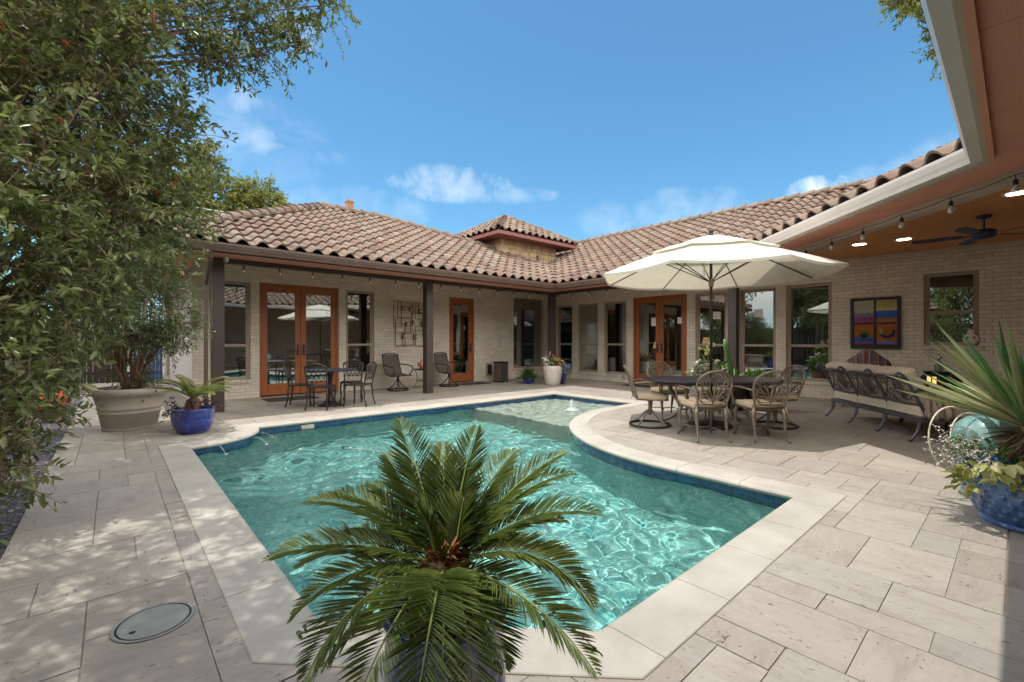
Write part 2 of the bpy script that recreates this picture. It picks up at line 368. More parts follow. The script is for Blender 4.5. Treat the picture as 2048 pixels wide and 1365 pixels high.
# ---------------------------------------------------------------- mesh builder
class MB:
    def __init__(s): s.v = []; s.f = []; s.a = []; s.val = 0.
    def add(s, vs, fs):
        b = len(s.v); s.v += [tuple(x) for x in vs]
        for f in fs: s.f.append(tuple(b + i for i in f)); s.a.append(s.val)
    def quad(s, a, b, c, d): s.add([a, b, c, d], [(0, 1, 2, 3)])
    def poly(s, pts): s.add(pts, [tuple(range(len(pts)))])
    def box(s, x0, x1, y0, y1, z0, z1, mat=None):
        p = [(x, y, z) for z in (z0, z1) for x, y in ((x0, y0), (x1, y0), (x1, y1), (x0, y1))]
        if mat is not None: p = [tuple(mat @ Vector(q)) for q in p]
        s.add(p, [(3, 2, 1, 0), (4, 5, 6, 7), (0, 1, 5, 4), (1, 2, 6, 5), (2, 3, 7, 6), (3, 0, 4, 7)])
    def bar(s, a, b, w, h, up=(0, 0, 1)):
        a = Vector(a); b = Vector(b); d = (b - a); L = d.length
        if L < 1e-6: return
        d.normalize(); u = Vector(up); x = d.cross(u)
        if x.length < 1e-4: x = d.cross(Vector((1, 0, 0)))
        x.normalize(); z = x.cross(d)
        q = []
        for e in (a, b):
            for i, j in ((-1, -1), (1, -1), (1, 1), (-1, 1)): q.append(e + x * (i * w / 2) + z * (j * h / 2))
        s.add(q, [(0, 1, 2, 3), (7, 6, 5, 4), (0, 4, 5, 1), (1, 5, 6, 2), (2, 6, 7, 3), (3, 7, 4, 0)])
    def tube(s, pts, r, n=6, closed=False, flatten=None):
        pts = [Vector(p) for p in pts]; k = len(pts)
        rs = r if isinstance(r, (list, tuple)) else [r] * k
        ring = []; nx = None
        for i, p in enumerate(pts):
            if closed: t = pts[(i + 1) % k] - pts[i - 1]
            else: t = pts[min(i + 1, k - 1)] - pts[max(i - 1, 0)]
            if t.length < 1e-9: t = Vector((0, 0, 1))
            t.normalize()
            if nx is None:
                nx = t.orthogonal().normalized()
            else:
                nx = (nx - t * nx.dot(t))
                if nx.length < 1e-6: nx = t.orthogonal()
                nx.normalize()
            ny = t.cross(nx)
            ring.append([p + nx * (math.cos(2 * PI * j / n) * rs[i]) + ny * (math.sin(2 * PI * j / n) * rs[i]) for j in range(n)])
        vs = [q for rg in ring for q in rg]; fs = []
        for i in range(k if closed else k - 1):
            i2 = (i + 1) % k
            for j in range(n): fs.append((i * n + j, i * n + (j + 1) % n, i2 * n + (j + 1) % n, i2 * n + j))
        if not closed:
            fs.append(tuple(range(n))[::-1]); fs.append(tuple((k - 1) * n + j for j in range(n)))
        s.add(vs, fs)
    def lathe(s, prof, n=32, c=(0, 0, 0), fn=None):
        vs = []; fs = []
        for i, (r, z) in enumerate(prof):
            for j in range(n):
                a = 2 * PI * j / n
                rr = r * (fn(a, z) if fn else 1)
                vs.append((c[0] + rr * math.cos(a), c[1] + rr * math.sin(a), c[2] + z))
        for i in range(len(prof) - 1):
            for j in range(n): fs.append((i * n + j, i * n + (j + 1) % n, (i + 1) * n + (j + 1) % n, (i + 1) * n + j))
        s.add(vs, fs)
    def disc(s, c, r, n=24, rx=None):
        s.poly([(c[0] + r * math.cos(2 * PI * j / n), c[1] + (rx or r) * math.sin(2 * PI * j / n), c[2]) for j in range(n)])
    def ball(s, c, r, n=10, m=6, sz=1.):
        prof = [(r * math.sin(PI * i / m) + 1e-5, -r * sz * math.cos(PI * i / m)) for i in range(m + 1)]
        s.lathe(prof, n, c)
    def prism(s, pts, z0, z1):
        k = len(pts)
        s.add([(x, y, z0) for x, y in pts] + [(x, y, z1) for x, y in pts],
              [tuple(range(k))[::-1], tuple(range(k, 2 * k))] + [(i, (i + 1) % k, k + (i + 1) % k, k + i) for i in range(k)])
    def build(s, name, mat, parent=None, smooth=False, uv=False, bevel=0., seg=2, weld=False):
        me = bpy.data.meshes.new(name)
        me.from_pydata(s.v, [], s.f)
        if weld:
            bm = bmesh.new(); bm.from_mesh(me); bmesh.ops.remove_doubles(bm, verts=bm.verts, dist=1e-4); bm.to_mesh(me); bm.free()
        elif any(a != 0. for a in s.a):
            at = me.attributes.new('rnd', 'FLOAT', 'FACE'); at.data.foreach_set('value', s.a)
        me.update()
        if uv:
            l = me.uv_layers.new(name='UVMap')
            for p in me.polygons:
                nx, ny, nz = (abs(q) for q in p.normal)
                for li in p.loop_indices:
                    c = me.vertices[me.loops[li].vertex_index].co
                    if nz > nx and nz > ny: l.data[li].uv = (c.x, c.y)
                    elif nx > ny: l.data[li].uv = (c.y, c.z)
                    else: l.data[li].uv = (c.x, c.z)
        if smooth:
            me.polygons.foreach_set('use_smooth', [True] * len(me.polygons))
        me.materials.append(M[mat] if isinstance(mat, str) else mat)
        o = bpy.data.objects.new(name, me); COL.objects.link(o)
        if parent is not None: o.parent = parent
        if bevel:
            b = o.modifiers.new('bevel', 'BEVEL'); b.width = bevel; b.segments = seg; b.limit_method = 'ANGLE'; b.angle_limit = rad(35)
        return o

def thing(name, label, cat, loc=(0, 0, 0), rz=0., group=None):
    o = bpy.data.objects.new(name, None); o.empty_display_size = .1
    COL.objects.link(o); o.location = loc; o.rotation_euler = (0, 0, rz)
    o['label'] = label; o['category'] = cat
    if group: o['group'] = group
    return o
def tag(o, label, cat, group=None):
    o['label'] = label; o['category'] = cat
    if group: o['group'] = group
    return o
def kind(o, k): o['kind'] = k; return o
def dup(root, loc, rz, label, group=None):
    r = root.copy(); COL.objects.link(r); r.location = loc; r.rotation_euler = (0, 0, rz); r['label'] = label
    if group: r['group'] = group
    for ch in list(root.children):
        c = ch.copy(); COL.objects.link(c); c.parent = r
        for g in list(ch.children):
            d = g.copy(); COL.objects.link(d); d.parent = c
    return r

def spiral(c, r0, r1, a0, a1, n=14):
    return [(c[0] + (r0 + (r1 - r0) * i / n) * math.cos(a0 + (a1 - a0) * i / n), c[1] + (r0 + (r1 - r0) * i / n) * math.sin(a0 + (a1 - a0) * i / n)) for i in range(n + 1)]
def bez(p0, p1, p2, p3, n=10):
    out = []
    for i in range(n + 1):
        t = i / n; a = (1 - t) ** 3; b = 3 * (1 - t) ** 2 * t; c = 3 * (1 - t) * t * t; d = t ** 3
        out.append(tuple(a * w + b * x + c * y + d * z for w, x, y, z in zip(p0, p1, p2, p3)))
    return out

# ---------------------------------------------------------------- foliage
def leaf_obj(name, P, D, U, L, W, R, mat, parent, curl=.12):
    """many oval leaves as one mesh: base point, direction, up, length, width, colour value"""
    P = np.asarray(P, float); D = np.asarray(D, float); U = np.asarray(U, float)
    L = np.asarray(L, float)[:, None]; W = np.asarray(W, float)[:, None]
    D /= np.linalg.norm(D, axis=1)[:, None] + 1e-9
    X = np.cross(D, U); X /= np.linalg.norm(X, axis=1)[:, None] + 1e-9
    Nn = np.cross(X, D)
    b = P; t = P + D * L - Nn * L * curl
    up = Nn * W * .22
    m = P + D * L * .5 + Nn * L * curl * .3
    r1 = P + D * L * .3 + X * W * .42 + up; r2 = P + D * L * .68 + X * W * .40 + up - Nn * L * curl * .4
    l1 = P + D * L * .3 - X * W * .42 + up; l2 = P + D * L * .68 - X * W * .40 + up - Nn * L * curl * .4
    n = len(P)
    V = np.stack([b, r1, r2, t, l2, l1], 1).reshape(-1, 3)
    base = (np.arange(n) * 6)[:, None]
    F = np.concatenate([base + np.array([0, 1, 2, 3]), base + np.array([0, 3, 4, 5])], 1).reshape(-1)
    me = bpy.data.meshes.new(name)
    me.vertices.add(n * 6); me.vertices.foreach_set('co', V.ravel())
    me.loops.add(n * 8); me.loops.foreach_set('vertex_index', F.astype(np.int32))
    me.polygons.add(n * 2); me.polygons.foreach_set('loop_start', np.arange(n * 2, dtype=np.int32) * 4)
    try: me.polygons.foreach_set('loop_total', np.full(n * 2, 4, dtype=np.int32))
    except Exception: pass
    a = me.attributes.new('rnd', 'FLOAT', 'FACE'); a.data.foreach_set('value', np.repeat(np.asarray(R, np.float32), 2))
    me.update(); me.validate()
    me.materials.append(M[mat])
    o = bpy.data.objects.new(name, me); COL.objects.link(o)
    if parent is not None: o.parent = parent
    return o

def grow(clumps, g, leaf=(.05, .022), per=13, tl=.32, sag=.15, shell=.55, upb=.35):
    """clumps: (centre, radii, number of twigs). Returns leaf arrays and twig polylines."""
    P = []; D = []; U = []; L = []; W = []; R = []; tw = []
    for (c, r, k) in clumps:
        c = np.array(c, float); r = np.array(r if hasattr(r, '__len__') else (r, r, r), float)
        tone = g.uniform(-.14, .14)
        lobes = g.normal(size=(7, 3)); lobes /= np.linalg.norm(lobes, axis=1)[:, None]      # sub-lobes make the outline uneven
        q = np.where(g.random((k, 1)) < .6, lobes[g.integers(0, 7, k)] + g.normal(size=(k, 3)) * .42, g.normal(size=(k, 3)))
        q /= np.linalg.norm(q, axis=1)[:, None]
        rr = np.where(g.random(k) > shell, g.random(k) ** (1 / 3), g.uniform(.7, 1.06, k))[:, None]
        b = c + q * r * rr * .93
        d = q + g.normal(size=(k, 3)) * .75 + np.array([0, 0, upb]); d /= np.linalg.norm(d, axis=1)[:, None]
        ln = tl * g.uniform(.6, 1.3, (k, 1))
        e1 = b + d * ln * .5; e2 = b + d * ln - np.array([0, 0, 1.]) * sag * ln; e0 = b - d * ln * .3
        tw += list(zip(e0.tolist(), b.tolist(), e1.tolist(), e2.tolist()))
        tt = tone + g.uniform(-.27, .27, (k, 1)); n = per
        t = ((np.arange(n) + .5) / n)[None, :, None]
        p = (1 - t) ** 2 * b[:, None] + 2 * t * (1 - t) * e1[:, None] + t * t * e2[:, None]
        td = (e2 - b); td = (td / (np.linalg.norm(td, axis=1)[:, None] + 1e-9))[:, None]
        s = np.cross(np.broadcast_to(td, (k, n, 3)), g.normal(size=(k, n, 3))); s /= np.linalg.norm(s, axis=2)[..., None] + 1e-9
        dd = s + td * g.uniform(.3, 1.1, (k, n, 1)) + np.array([0, 0, -.12])
        uu = np.array([0, 0, 1.]) + g.normal(size=(k, n, 3)) * .55
        f = g.uniform(.55, 1.35, (k, n)); keep = g.random((k, n)) < g.uniform(.7, 1.1, (k, 1))
        P.append(p[keep]); D.append(dd[keep]); U.append(uu[keep]); L.append((leaf[0] * f)[keep]); W.append((leaf[1] * f)[keep])
        R.append(np.clip(.5 + tt + g.uniform(-.26, .26, (k, n)), 0, 1)[keep])
    cat = np.concatenate
    return cat(P), cat(D), cat(U), cat(L), cat(W), cat(R), tw

def twig_obj(name, tw, r, mat, parent, n=3):
    m = MB()
    for t in tw: m.tube(t, [r, r * .85, r * .6, r * .3], n)
    return m.build(name, mat, parent)

M['holly'] = leaf_mat('holly_leaf', [(0, (.06, .08, .03)), (.35, (.125, .155, .055)), (.65, (.20, .23, .085)), (.9, (.31, .32, .13)), (1, (.40, .39, .19))], .32, .42, (.26, .34, .07), .6)
M['oak'] = leaf_mat('oak_leaf', [(0, (.045, .058, .02)), (.5, (.10, .125, .04)), (1, (.22, .235, .07))], .4, .45, (.25, .34, .05))
M['ficus'] = leaf_mat('glossy_shrub_leaf', [(0, (.04, .065, .025)), (.5, (.09, .135, .045)), (.85, (.17, .215, .085)), (1, (.28, .30, .16))], .26, .32, (.2, .32, .05), .6)
M['fartree'] = leaf_mat('yellow_green_leaf', [(0, (.07, .095, .02)), (.5, (.15, .18, .04)), (1, (.27, .27, .07))], .6, .35, (.4, .42, .06))
M['sago'] = leaf_mat('sago_leaf', [(0, (.04, .075, .018)), (.4, (.095, .145, .036)), (.7, (.19, .23, .062)), (1, (.32, .33, .11))], .34, .35, (.26, .34, .06), .5)
M['yucca'] = leaf_mat('yucca_leaf', [(0, (.03, .15, .065)), (.30, (.11, .25, .08)), (.55, (.33, .39, .17)), (1, (.64, .60, .38))], .4, .25, (.35, .45, .12))
M['drybrown'] = leaf_mat('dry_leaf', [(0, (.14, .10, .06)), (.5, (.27, .20, .125)), (1, (.40, .32, .21))], .8, .15, (.3, .2, .1))
M['fern'] = leaf_mat('fern_leaf', [(0, (.02, .06, .012)), (.5, (.05, .13, .025)), (1, (.12, .22, .05))], .5, .25)
M['bright'] = leaf_mat('bright_plant_leaf', [(0, (.035, .11, .03)), (.5, (.10, .24, .05)), (1, (.32, .42, .10))], .4, .25)
M['chart'] = leaf_mat('chartreuse_leaf', [(0, (.30, .34, .08)), (.5, (.45, .46, .14)), (1, (.62, .60, .30))], .5, .3, (.5, .5, .15))
M['petal'] = leaf_mat('white_petal', [(0, (.55, .52, .42)), (.5, (.75, .70, .62)), (1, (.85, .82, .78))], .6, .3, (.6, .55, .4))
M['orangepetal'] = leaf_mat('orange_petal', [(0, (.55, .13, .04)), (.5, (.72, .35, .18)), (1, (.72, .55, .40))], .6, .2, (.6, .3, .1))
M['bluepetal'] = leaf_mat('blue_petal', [(0, (.15, .17, .42)), (.6, (.30, .32, .60)), (1, (.50, .30, .42))], .6, .2, (.3, .3, .6))
M['redleaf'] = leaf_mat('russet_leaf', [(0, (.20, .03, .01)), (.5, (.40, .08, .02)), (1, (.50, .18, .04))], .6, .2, (.4, .1, .02))
#@@SETTING
# ================================================================ SETTING
WV, WU = 11.65, 12.08            # the two courtyard walls (planes y = WV and x = WU)
# ---------------------------------------------------------------- pool outline (counter-clockwise)
def arc(cx, cy, r, a0, a1, n): return [(cx + r * math.cos(rad(a0 + (a1 - a0) * i / n)), cy + r * math.sin(rad(a0 + (a1 - a0) * i / n))) for i in range(n + 1)]
POOL = [(2.30, 1.245), (4.30, 1.245)] + arc(7.25, 2.4, 2.95, 180, 90, 30) + [(8.25, 5.35), (8.25, 7.70)] + arc(.71, 7.70, .93, 0, -90, 14) + [(.71, 2.17), (1.64, 1.245)]
def miters(P, closed=True):
    out = []; k = len(P)
    for i in range(k):
        def nrm(a, b):
            dx, dy = b[0] - a[0], b[1] - a[1]; l = math.hypot(dx, dy); return (dy / l, -dx / l)
        n1 = nrm(P[i - 1], P[i]) if (closed or i > 0) else nrm(P[i], P[i + 1])
        n2 = nrm(P[i], P[(i + 1) % k]) if (closed or i < k - 1) else n1
        q = 1 + n1[0] * n2[0] + n1[1] * n2[1]
        out.append(((n1[0] + n2[0]) / q, (n1[1] + n2[1]) / q))
    return out
PM = miters(POOL)
def offset(d): return [(p[0] + m[0] * d, p[1] + m[1] * d) for p, m in zip(POOL, PM)]
def inside(x, y, P):
    c = False; j = len(P) - 1
    for i in range(len(P)):
        if (P[i][1] > y) != (P[j][1] > y) and x < (P[j][0] - P[i][0]) * (y - P[i][1]) / (P[j][1] - P[i][1]) + P[i][0]: c = not c
        j = i
    return c
MID = offset(.14)

# paving: travertine laid in a mixed-size pattern
m = MB(); ug = MB()
CS = .203; U0, V0 = -.50, -3.0; NU, NV = 62, 73
used = set()
g0 = random.Random(11)
def allowed(i, j):
    x, y = U0 + (i + .5) * CS, V0 + (j + .5) * CS
    return not (x < 1.25 and y > 9.62) and 0 <= i < NU and 0 <= j < NV
sizes = [(2, 3), (3, 2), (2, 2), (2, 3), (3, 2), (4, 2), (2, 4), (1, 2), (2, 1)]
for j in range(NV):
    for i in range(NU):
        if (i, j) in used or not allowed(i, j): continue
        opt = sizes[:]; g0.shuffle(opt); opt += [(1, 1)]
        for (w, h) in opt:
            if all((i + a, j + b) not in used and allowed(i + a, j + b) for a in range(w) for b in range(h)): break
        for a in range(w):
            for b in range(h): used.add((i + a, j + b))
        gp = .0010 + (.0018 if g0.random() < .15 else 0)
        x0, x1, y0, y1 = U0 + i * CS + gp, U0 + (i + w) * CS - gp, V0 + j * CS + gp, V0 + (j + h) * CS - gp
        m.val = g0.uniform(.001, .999); zt = g0.uniform(-.0012, .0012)
        ins = [inside(x, y, MID) for x in np.linspace(x0, x1, 6) for y in np.linspace(y0, y1, 6)]
        if not any(ins):
            m.add([(x0, y0, zt - .02), (x1, y0, zt - .02), (x1, y1, zt - .02), (x0, y1, zt - .02), (x0 + .002, y0 + .002, zt), (x1 - .002, y0 + .002, zt), (x1 - .002, y1 - .002, zt), (x0 + .002, y1 - .002, zt)],
                  [(4, 5, 6, 7), (0, 1, 5, 4), (1, 2, 6, 5), (2, 3, 7, 6), (3, 0, 4, 7)])
        elif not all(ins):
            nx, ny = max(2, int((x1 - x0) / .035)), max(2, int((y1 - y0) / .035))
            xs, ys = np.linspace(x0, x1, nx + 1), np.linspace(y0, y1, ny + 1)
            for a in range(nx):
                for b in range(ny):
                    if not any(inside(x, y, MID) for x in (xs[a], xs[a + 1]) for y in (ys[b], ys[b + 1])):
                        m.quad((xs[a], ys[b], zt), (xs[a + 1], ys[b], zt), (xs[a + 1], ys[b + 1], zt), (xs[a], ys[b + 1], zt))
kind(m.build('travertine_paving', 'paving'), 'structure')
# bed under the paving
q = .1
for i in range(int(9.4 / q)):
    for j in range(int(8.4 / q)):
        x, y = -.5 + i * q, .6 + j * q
        if not any(inside(a, b, MID) for a in (x, x + q) for b in (y, y + q)): ug.quad((x, y, -.008), (x + q, y, -.008), (x + q, y + q, -.008), (x, y + q, -.008))
ug.quad((-.5, -3.2, -.008), (12.1, -3.2, -.008), (12.1, .6, -.008), (-.5, .6, -.008))
ug.quad((8.9, .6, -.008), (12.1, .6, -.008), (12.1, 9, -.008), (8.9, 9, -.008))
ug.quad((-.5, 9.0, -.008), (12.1, 9.0, -.008), (12.1, 12, -.008), (-.5, 12, -.008))
ug.box(-.5, -.46, -3.2, 9.62, -.06, -.009)
kind(ug.build('paving_bed', 'grout'), 'structure')
g1 = MB()
B = 130
for (x0, x1, y0, y1) in ((-B, -.1, -B, B), (9.0, B, -B, B), (-.1, 9.0, -B, .7), (-.1, 9.0, 8.6, B)): g1.quad((x0, y0, -.05), (x1, y0, -.05), (x1, y1, -.05), (x0, y1, -.05))
kind(g1.build('ground', 'earth'), 'structure')

# coping
def along(path, ms, s0, s1):
    """points with mitre vectors between two arc lengths of a closed path"""
    L = [0]
    k = len(path)
    for i in range(k): a, b = path[i], path[(i + 1) % k]; L.append(L[-1] + math.hypot(b[0] - a[0], b[1] - a[1]))
    def at(s):
        for i in range(k):
            if L[i] <= s <= L[i + 1] + 1e-9:
                a, b = path[i], path[(i + 1) % k]; t = (s - L[i]) / max(1e-9, L[i + 1] - L[i])
                l = math.hypot(b[0] - a[0], b[1] - a[1])
                return (a[0] + (b[0] - a[0]) * t, a[1] + (b[1] - a[1]) * t), ((b[1] - a[1]) / l, -(b[0] - a[0]) / l)
    out = [at(s0)] + [(path[i % k], ms[i % k]) for i in range(k) if s0 + .004 < L[i] < s1 - .004] + [at(s1)]
    return out, L[-1]
prof = [(.035, -.052), (.004, -.050), (-.014, -.034), (-.016, -.018), (-.004, -.002), (.016, .0065), (.05, .008), (.285, .008), (.289, .004), (.289, -.02)]
m = MB(); _, TOT = along(POOL, PM, 0, .1)
npc = round(TOT / .62)
for i in range(npc):
    pts, _ = along(POOL, PM, TOT * i / npc + .0022, TOT * (i + 1) / npc - .0022)
    m.val = rnd.uniform(.1, .9); vs = []; fs = []; K = len(prof)
    for p, n in pts: vs += [(p[0] + n[0] * d, p[1] + n[1] * d, z) for d, z in prof]
    for a in range(len(pts) - 1):
        for b in range(K - 1): fs.append((a * K + b, a * K + b + 1, (a + 1) * K + b + 1, (a + 1) * K + b))
    fs.append(tuple(range(K))); fs.append(tuple((len(pts) - 1) * K + b for b in range(K))[::-1])
    m.add(vs, fs)
kind(m.build('pool_coping', 'coping'), 'structure')
m = MB(); A = offset(.01); Bq = offset(.285)
for i in range(len(POOL)):
    j = (i + 1) % len(POOL); m.quad((*A[i], .0035), (*A[j], .0035), (*Bq[j], .0035), (*Bq[i], .0035))
    m.quad((*A[i], -.045), (*A[j], -.045), (*A[j], .0035), (*A[i], .0035))
kind(m.build('coping_mortar', simple('coping_mortar', (.40, .35, .28), .9, kind='World')), 'structure')
# pool shell
W_ = offset(.018); WL = -.118
m = MB()
for i in range(len(W_)):
    j = (i + 1) % len(W_); m.quad((*W_[i], -.26), (*W_[j], -.26), (*W_[j], -.03), (*W_[i], -.03))
kind(m.build('pool_tile_band', 'pooltile', uv=True), 'structure').cycles.is_caustics_receiver = True
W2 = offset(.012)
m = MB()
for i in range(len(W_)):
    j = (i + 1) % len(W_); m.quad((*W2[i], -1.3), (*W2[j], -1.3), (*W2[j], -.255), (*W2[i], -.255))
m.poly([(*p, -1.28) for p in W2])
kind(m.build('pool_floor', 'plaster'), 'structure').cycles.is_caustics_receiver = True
m = MB()
sh = [(5.75, 7.72), (5.75, 4.9)] + [(7.25 + 2.94 * math.cos(rad(a)), 2.4 + 2.94 * math.sin(rad(a))) for a in range(120, 88, -4)] + [(8.27, 5.33), (8.27, 7.72)]
m.poly([(*p, -.21) for p in sh][::-1]); m.quad((5.75, 7.72, -.21), (5.75, 4.9, -.21), (5.75, 4.9, -1.3), (5.75, 7.72, -1.3))
kind(m.build('pool_shelf', 'shelf'), 'structure').cycles.is_caustics_receiver = True
# water: a closed body with a rippled top
def make_water():
    x0, x1, y0, y1 = .55, 8.45, 1.05, 7.9
    nx, ny = 290, 250
    X, Y = np.meshgrid(np.linspace(x0, x1, nx), np.linspace(y0, y1, ny), indexing='ij')
    g = np.random.default_rng(5); Z = np.zeros_like(X)
    for k in range(34):
        lam = g.uniform(.09, .42) if k > 5 else g.uniform(.6, 1.3); th = g.uniform(0, 2 * PI)
        kx, ky = math.cos(th) * 2 * PI / lam, math.sin(th) * 2 * PI / lam
        wob = .5 * np.sin(X * g.uniform(.6, 1.6) + Y * g.uniform(.6, 1.6) + g.uniform(0, 6))
        Z += lam * .0062 * np.sin(kx * X + ky * Y + g.uniform(0, 6.3) + 1.6 * wob) * (1 + .7 * wob)
    amp = .75 + 1.0 * np.exp(-((X - 1.7) ** 2 + (Y - 5.2) ** 2) / 3.0) + 1.1 * np.exp(-((X - 7.1) ** 2 + (Y - 6.15) ** 2) / .5)
    Z = WL + Z * amp
    for (cx, cy, a) in ((7.1, 6.15, .012), (2.1, 7.0, .008), (1.4, 6.4, .008)):
        r = np.hypot(X - cx, Y - cy); Z += a * np.cos(r * 2 * PI / .16) * np.exp(-r / .35)
    V = np.stack([X, Y, Z], -1).reshape(-1, 3)
    idx = np.arange(nx * ny).reshape(nx, ny)
    F = np.stack([idx[:-1, :-1], idx[1:, :-1], idx[1:, 1:], idx[:-1, 1:]], -1).reshape(-1, 4).tolist()
    ring = list(idx[:, 0]) + list(idx[-1, 1:]) + list(idx[-2::-1, -1]) + list(idx[0, -2:0:-1])
    base = len(V); bot = [(V[i][0], V[i][1], -1.6) for i in ring]
    k = len(ring)
    for i in range(k): F.append([int(ring[(i + 1) % k]), int(ring[i]), base + i, base + (i + 1) % k])
    F.append([base + i for i in range(k)][::-1])
    me = bpy.data.meshes.new('pool_water'); me.from_pydata(V.tolist() + bot, [], F); me.update()
    me.polygons.foreach_set('use_smooth', [True] * len(me.polygons))
    me.materials.append(M['water']); o = bpy.data.objects.new('pool_water', me); COL.objects.link(o)
    return kind(o, 'structure')
make_water()
bpy.data.objects['pool_water'].cycles.is_caustics_caster = True
# gravel beds
def bumpy(name, x0, x1, y0, y1, z, mat, step=.06, amp=.02):
    nx, ny = int((x1 - x0) / step), int((y1 - y0) / step); g = np.random.default_rng(3)
    X, Y = np.meshgrid(np.linspace(x0, x1, nx + 1), np.linspace(y0, y1, ny + 1), indexing='ij')
    Z = z + g.uniform(-amp, amp * .4, X.shape)
    V = np.stack([X, Y, Z], -1).reshape(-1, 3).tolist(); idx = np.arange((nx + 1) * (ny + 1)).reshape(nx + 1, ny + 1)
    F = np.stack([idx[:-1, :-1], idx[1:, :-1], idx[1:, 1:], idx[:-1, 1:]], -1).reshape(-1, 4).tolist()
    me = bpy.data.meshes.new(name); me.from_pydata(V, [], F); me.materials.append(M[mat]); o = bpy.data.objects.new(name, me); COL.objects.link(o)
    return kind(o, 'structure')
bumpy('pebble_bed', -2.7, -.5, -1, 19, -.012, 'gravel')
bumpy('gravel_path', -.5, 1.25, 9.62, 19, .0, 'pale_gravel', amp=.008)

# ---------------------------------------------------------------- house
house = thing('house', 'single storey cream brick courtyard house with barrel tile roofs round the pool', 'house')
def wp(w, a, d, z): return (a, WV + d, z) if w == 'L' else (WU + d, a, z)
def wbox(mb, w, a0, a1, d0, d1, z0, z1):
    if w == 'L': mb.box(a0, a1, WV + d0, WV + d1, z0, z1)
    else: mb.box(WU + d0, WU + d1, a0, a1, z0, z1)
def wall(w, a0, a1, z0, z1, holes, th=.16):
    mb = MB()
    A = sorted({a0, a1} | {h[0] for h in holes} | {h[1] for h in holes}); Z = sorted({z0, z1} | {h[2] for h in holes} | {h[3] for h in holes})
    for i in range(len(A) - 1):
        for j in range(len(Z) - 1):
            ca, cz = (A[i] + A[i + 1]) / 2, (Z[j] + Z[j + 1]) / 2
            if any(h[0] < ca < h[1] and h[2] < cz < h[3] for h in holes): continue
            for d in (0, th): mb.quad(wp(w, A[i], d, Z[j]), wp(w, A[i + 1], d, Z[j]), wp(w, A[i + 1], d, Z[j + 1]), wp(w, A[i], d, Z[j + 1]))
    for h in holes:
        for (p, q) in (((h[0], h[2]), (h[0], h[3])), ((h[1], h[2]), (h[1], h[3])), ((h[0], h[3]), (h[1], h[3])), ((h[0], h[2]), (h[1], h[2]))):
            mb.quad(wp(w, p[0], 0, p[1]), wp(w, q[0], 0, q[1]), wp(w, q[0], th, q[1]), wp(w, p[0], th, p[1]))
    return mb.build('brick_wall', 'brick', house, uv=True)
WIN = [('L', 1.58, 2.36, .42, 2.64, 1.20, 0), ('L', 4.55, 5.33, .40, 2.64, 1.20, 0), ('L', 10.41, 11.92, .34, 2.95, None, 0),
       ('R', 10.42, 11.15, .24, 2.57, 1.19, 0), ('R', 9.30, 10.18, .24, 2.57, 1.19, 0), ('R', 8.19, 9.07, .24, 2.57, 1.19, 0),
       ('R', 5.11, 5.95, .30, 2.60, 1.19, (5.30, 5.50, 1.89)), ('R', 3.93, 4.77, .32, 2.60, 1.19, (4.26, 4.46, 1.90)), ('R', 2.79, 3.71, .37, 2.63, 1.19, 0),
       ('R', .49, 1.26, 1.22, 2.63, 1.86, 0)]
DOOR = [('L', 2.54, 4.37, 2.66, 2), ('L', 7.76, 8.72, 2.66, 1), ('R', 6.20, 7.95, 2.64, 2)]
for w, a0, a1 in (('L', 1.26, 12.08), ('R', -2.6, 11.65)):
    wall(w, a0, a1, -.02, 3.2, [(x[1], x[2], x[3], x[4]) for x in WIN if x[0] == w] + [(x[1], x[2], -.02, x[3]) for x in DOOR if x[0] == w])
mb = MB(); mb.box(1.26, 1.40, 11.651, 18.5, -.02, 3.0); mb.build('brick_wall', 'stucco', house)
mb = MB(); mb.box(-6, 12.08, -3.0, -2.75, -.02, 3.2); mb.build('brick_wall', 'brick', house, uv=True)
# soldier course under the ceilings
mb = MB(); a = 1.30
while a < 12.0: wbox(mb, 'L', a, a + .262, -.005, .05, 2.80, 3.12); a += .275
a = -2.5
while a < 11.5: wbox(mb, 'R', a, a + .262, -.005, .05, 2.86, 3.12); a += .275
mb.build('soldier_course', 'brick', house, uv=True)
for (w, a0, a1, z0, z1, rail, refl) in WIN:
    f = MB(); t = .055
    D0, D1 = .055, .125
    wbox(f, w, a0, a0 + t, D0, D1, z0, z1); wbox(f, w, a1 - t, a1, D0, D1, z0, z1)
    wbox(f, w, a0 + t, a1 - t, D0, D1, z1 - t - .01, z1); wbox(f, w, a0 + t, a1 - t, D0 - .004, D1, z0, z0 + t + .012)
    s = .03
    for (b0, b1, dd) in ([(z0 + t + .012, rail, .012), (rail, z1 - t - .01, .028)] if rail else [(z0 + t + .012, z1 - t - .01, .02)]):
        wbox(f, w, a0 + t, a0 + t + s, D0 + dd, D1 - .01, b0, b1); wbox(f, w, a1 - t - s, a1 - t, D0 + dd, D1 - .01, b0, b1)
    if rail: wbox(f, w, a0 + t, a1 - t, D0 + .008, D1 - .005, rail - .03, rail + .03)
    win = f.build('window', 'frame', house, bevel=.004)
    p = MB(); wbox(p, w, a0 + t, a1 - t, .098, .103, z0 + t, z1 - t)
    p.build('pane', 'glass', win)
    sl = MB(); k = int((a1 - a0 + .1) / .11); aa = a0 - .05; st = (a1 - a0 + .1) / k
    for i in range(k): wbox(sl, w, aa + i * st + .004, aa + (i + 1) * st - .004, -.035, .054, z0 - .075, z0 - .002)
    sl.build('sill', 'brick', win, uv=True, bevel=.006)
    if refl:
        n_ = MB(); wbox(n_, w, refl[0], refl[1], .090, .094, refl[2], refl[2] + .20); n_.build('reflection_patch', 'white', win)  # white square stands in for a bright window's reflection in the pane
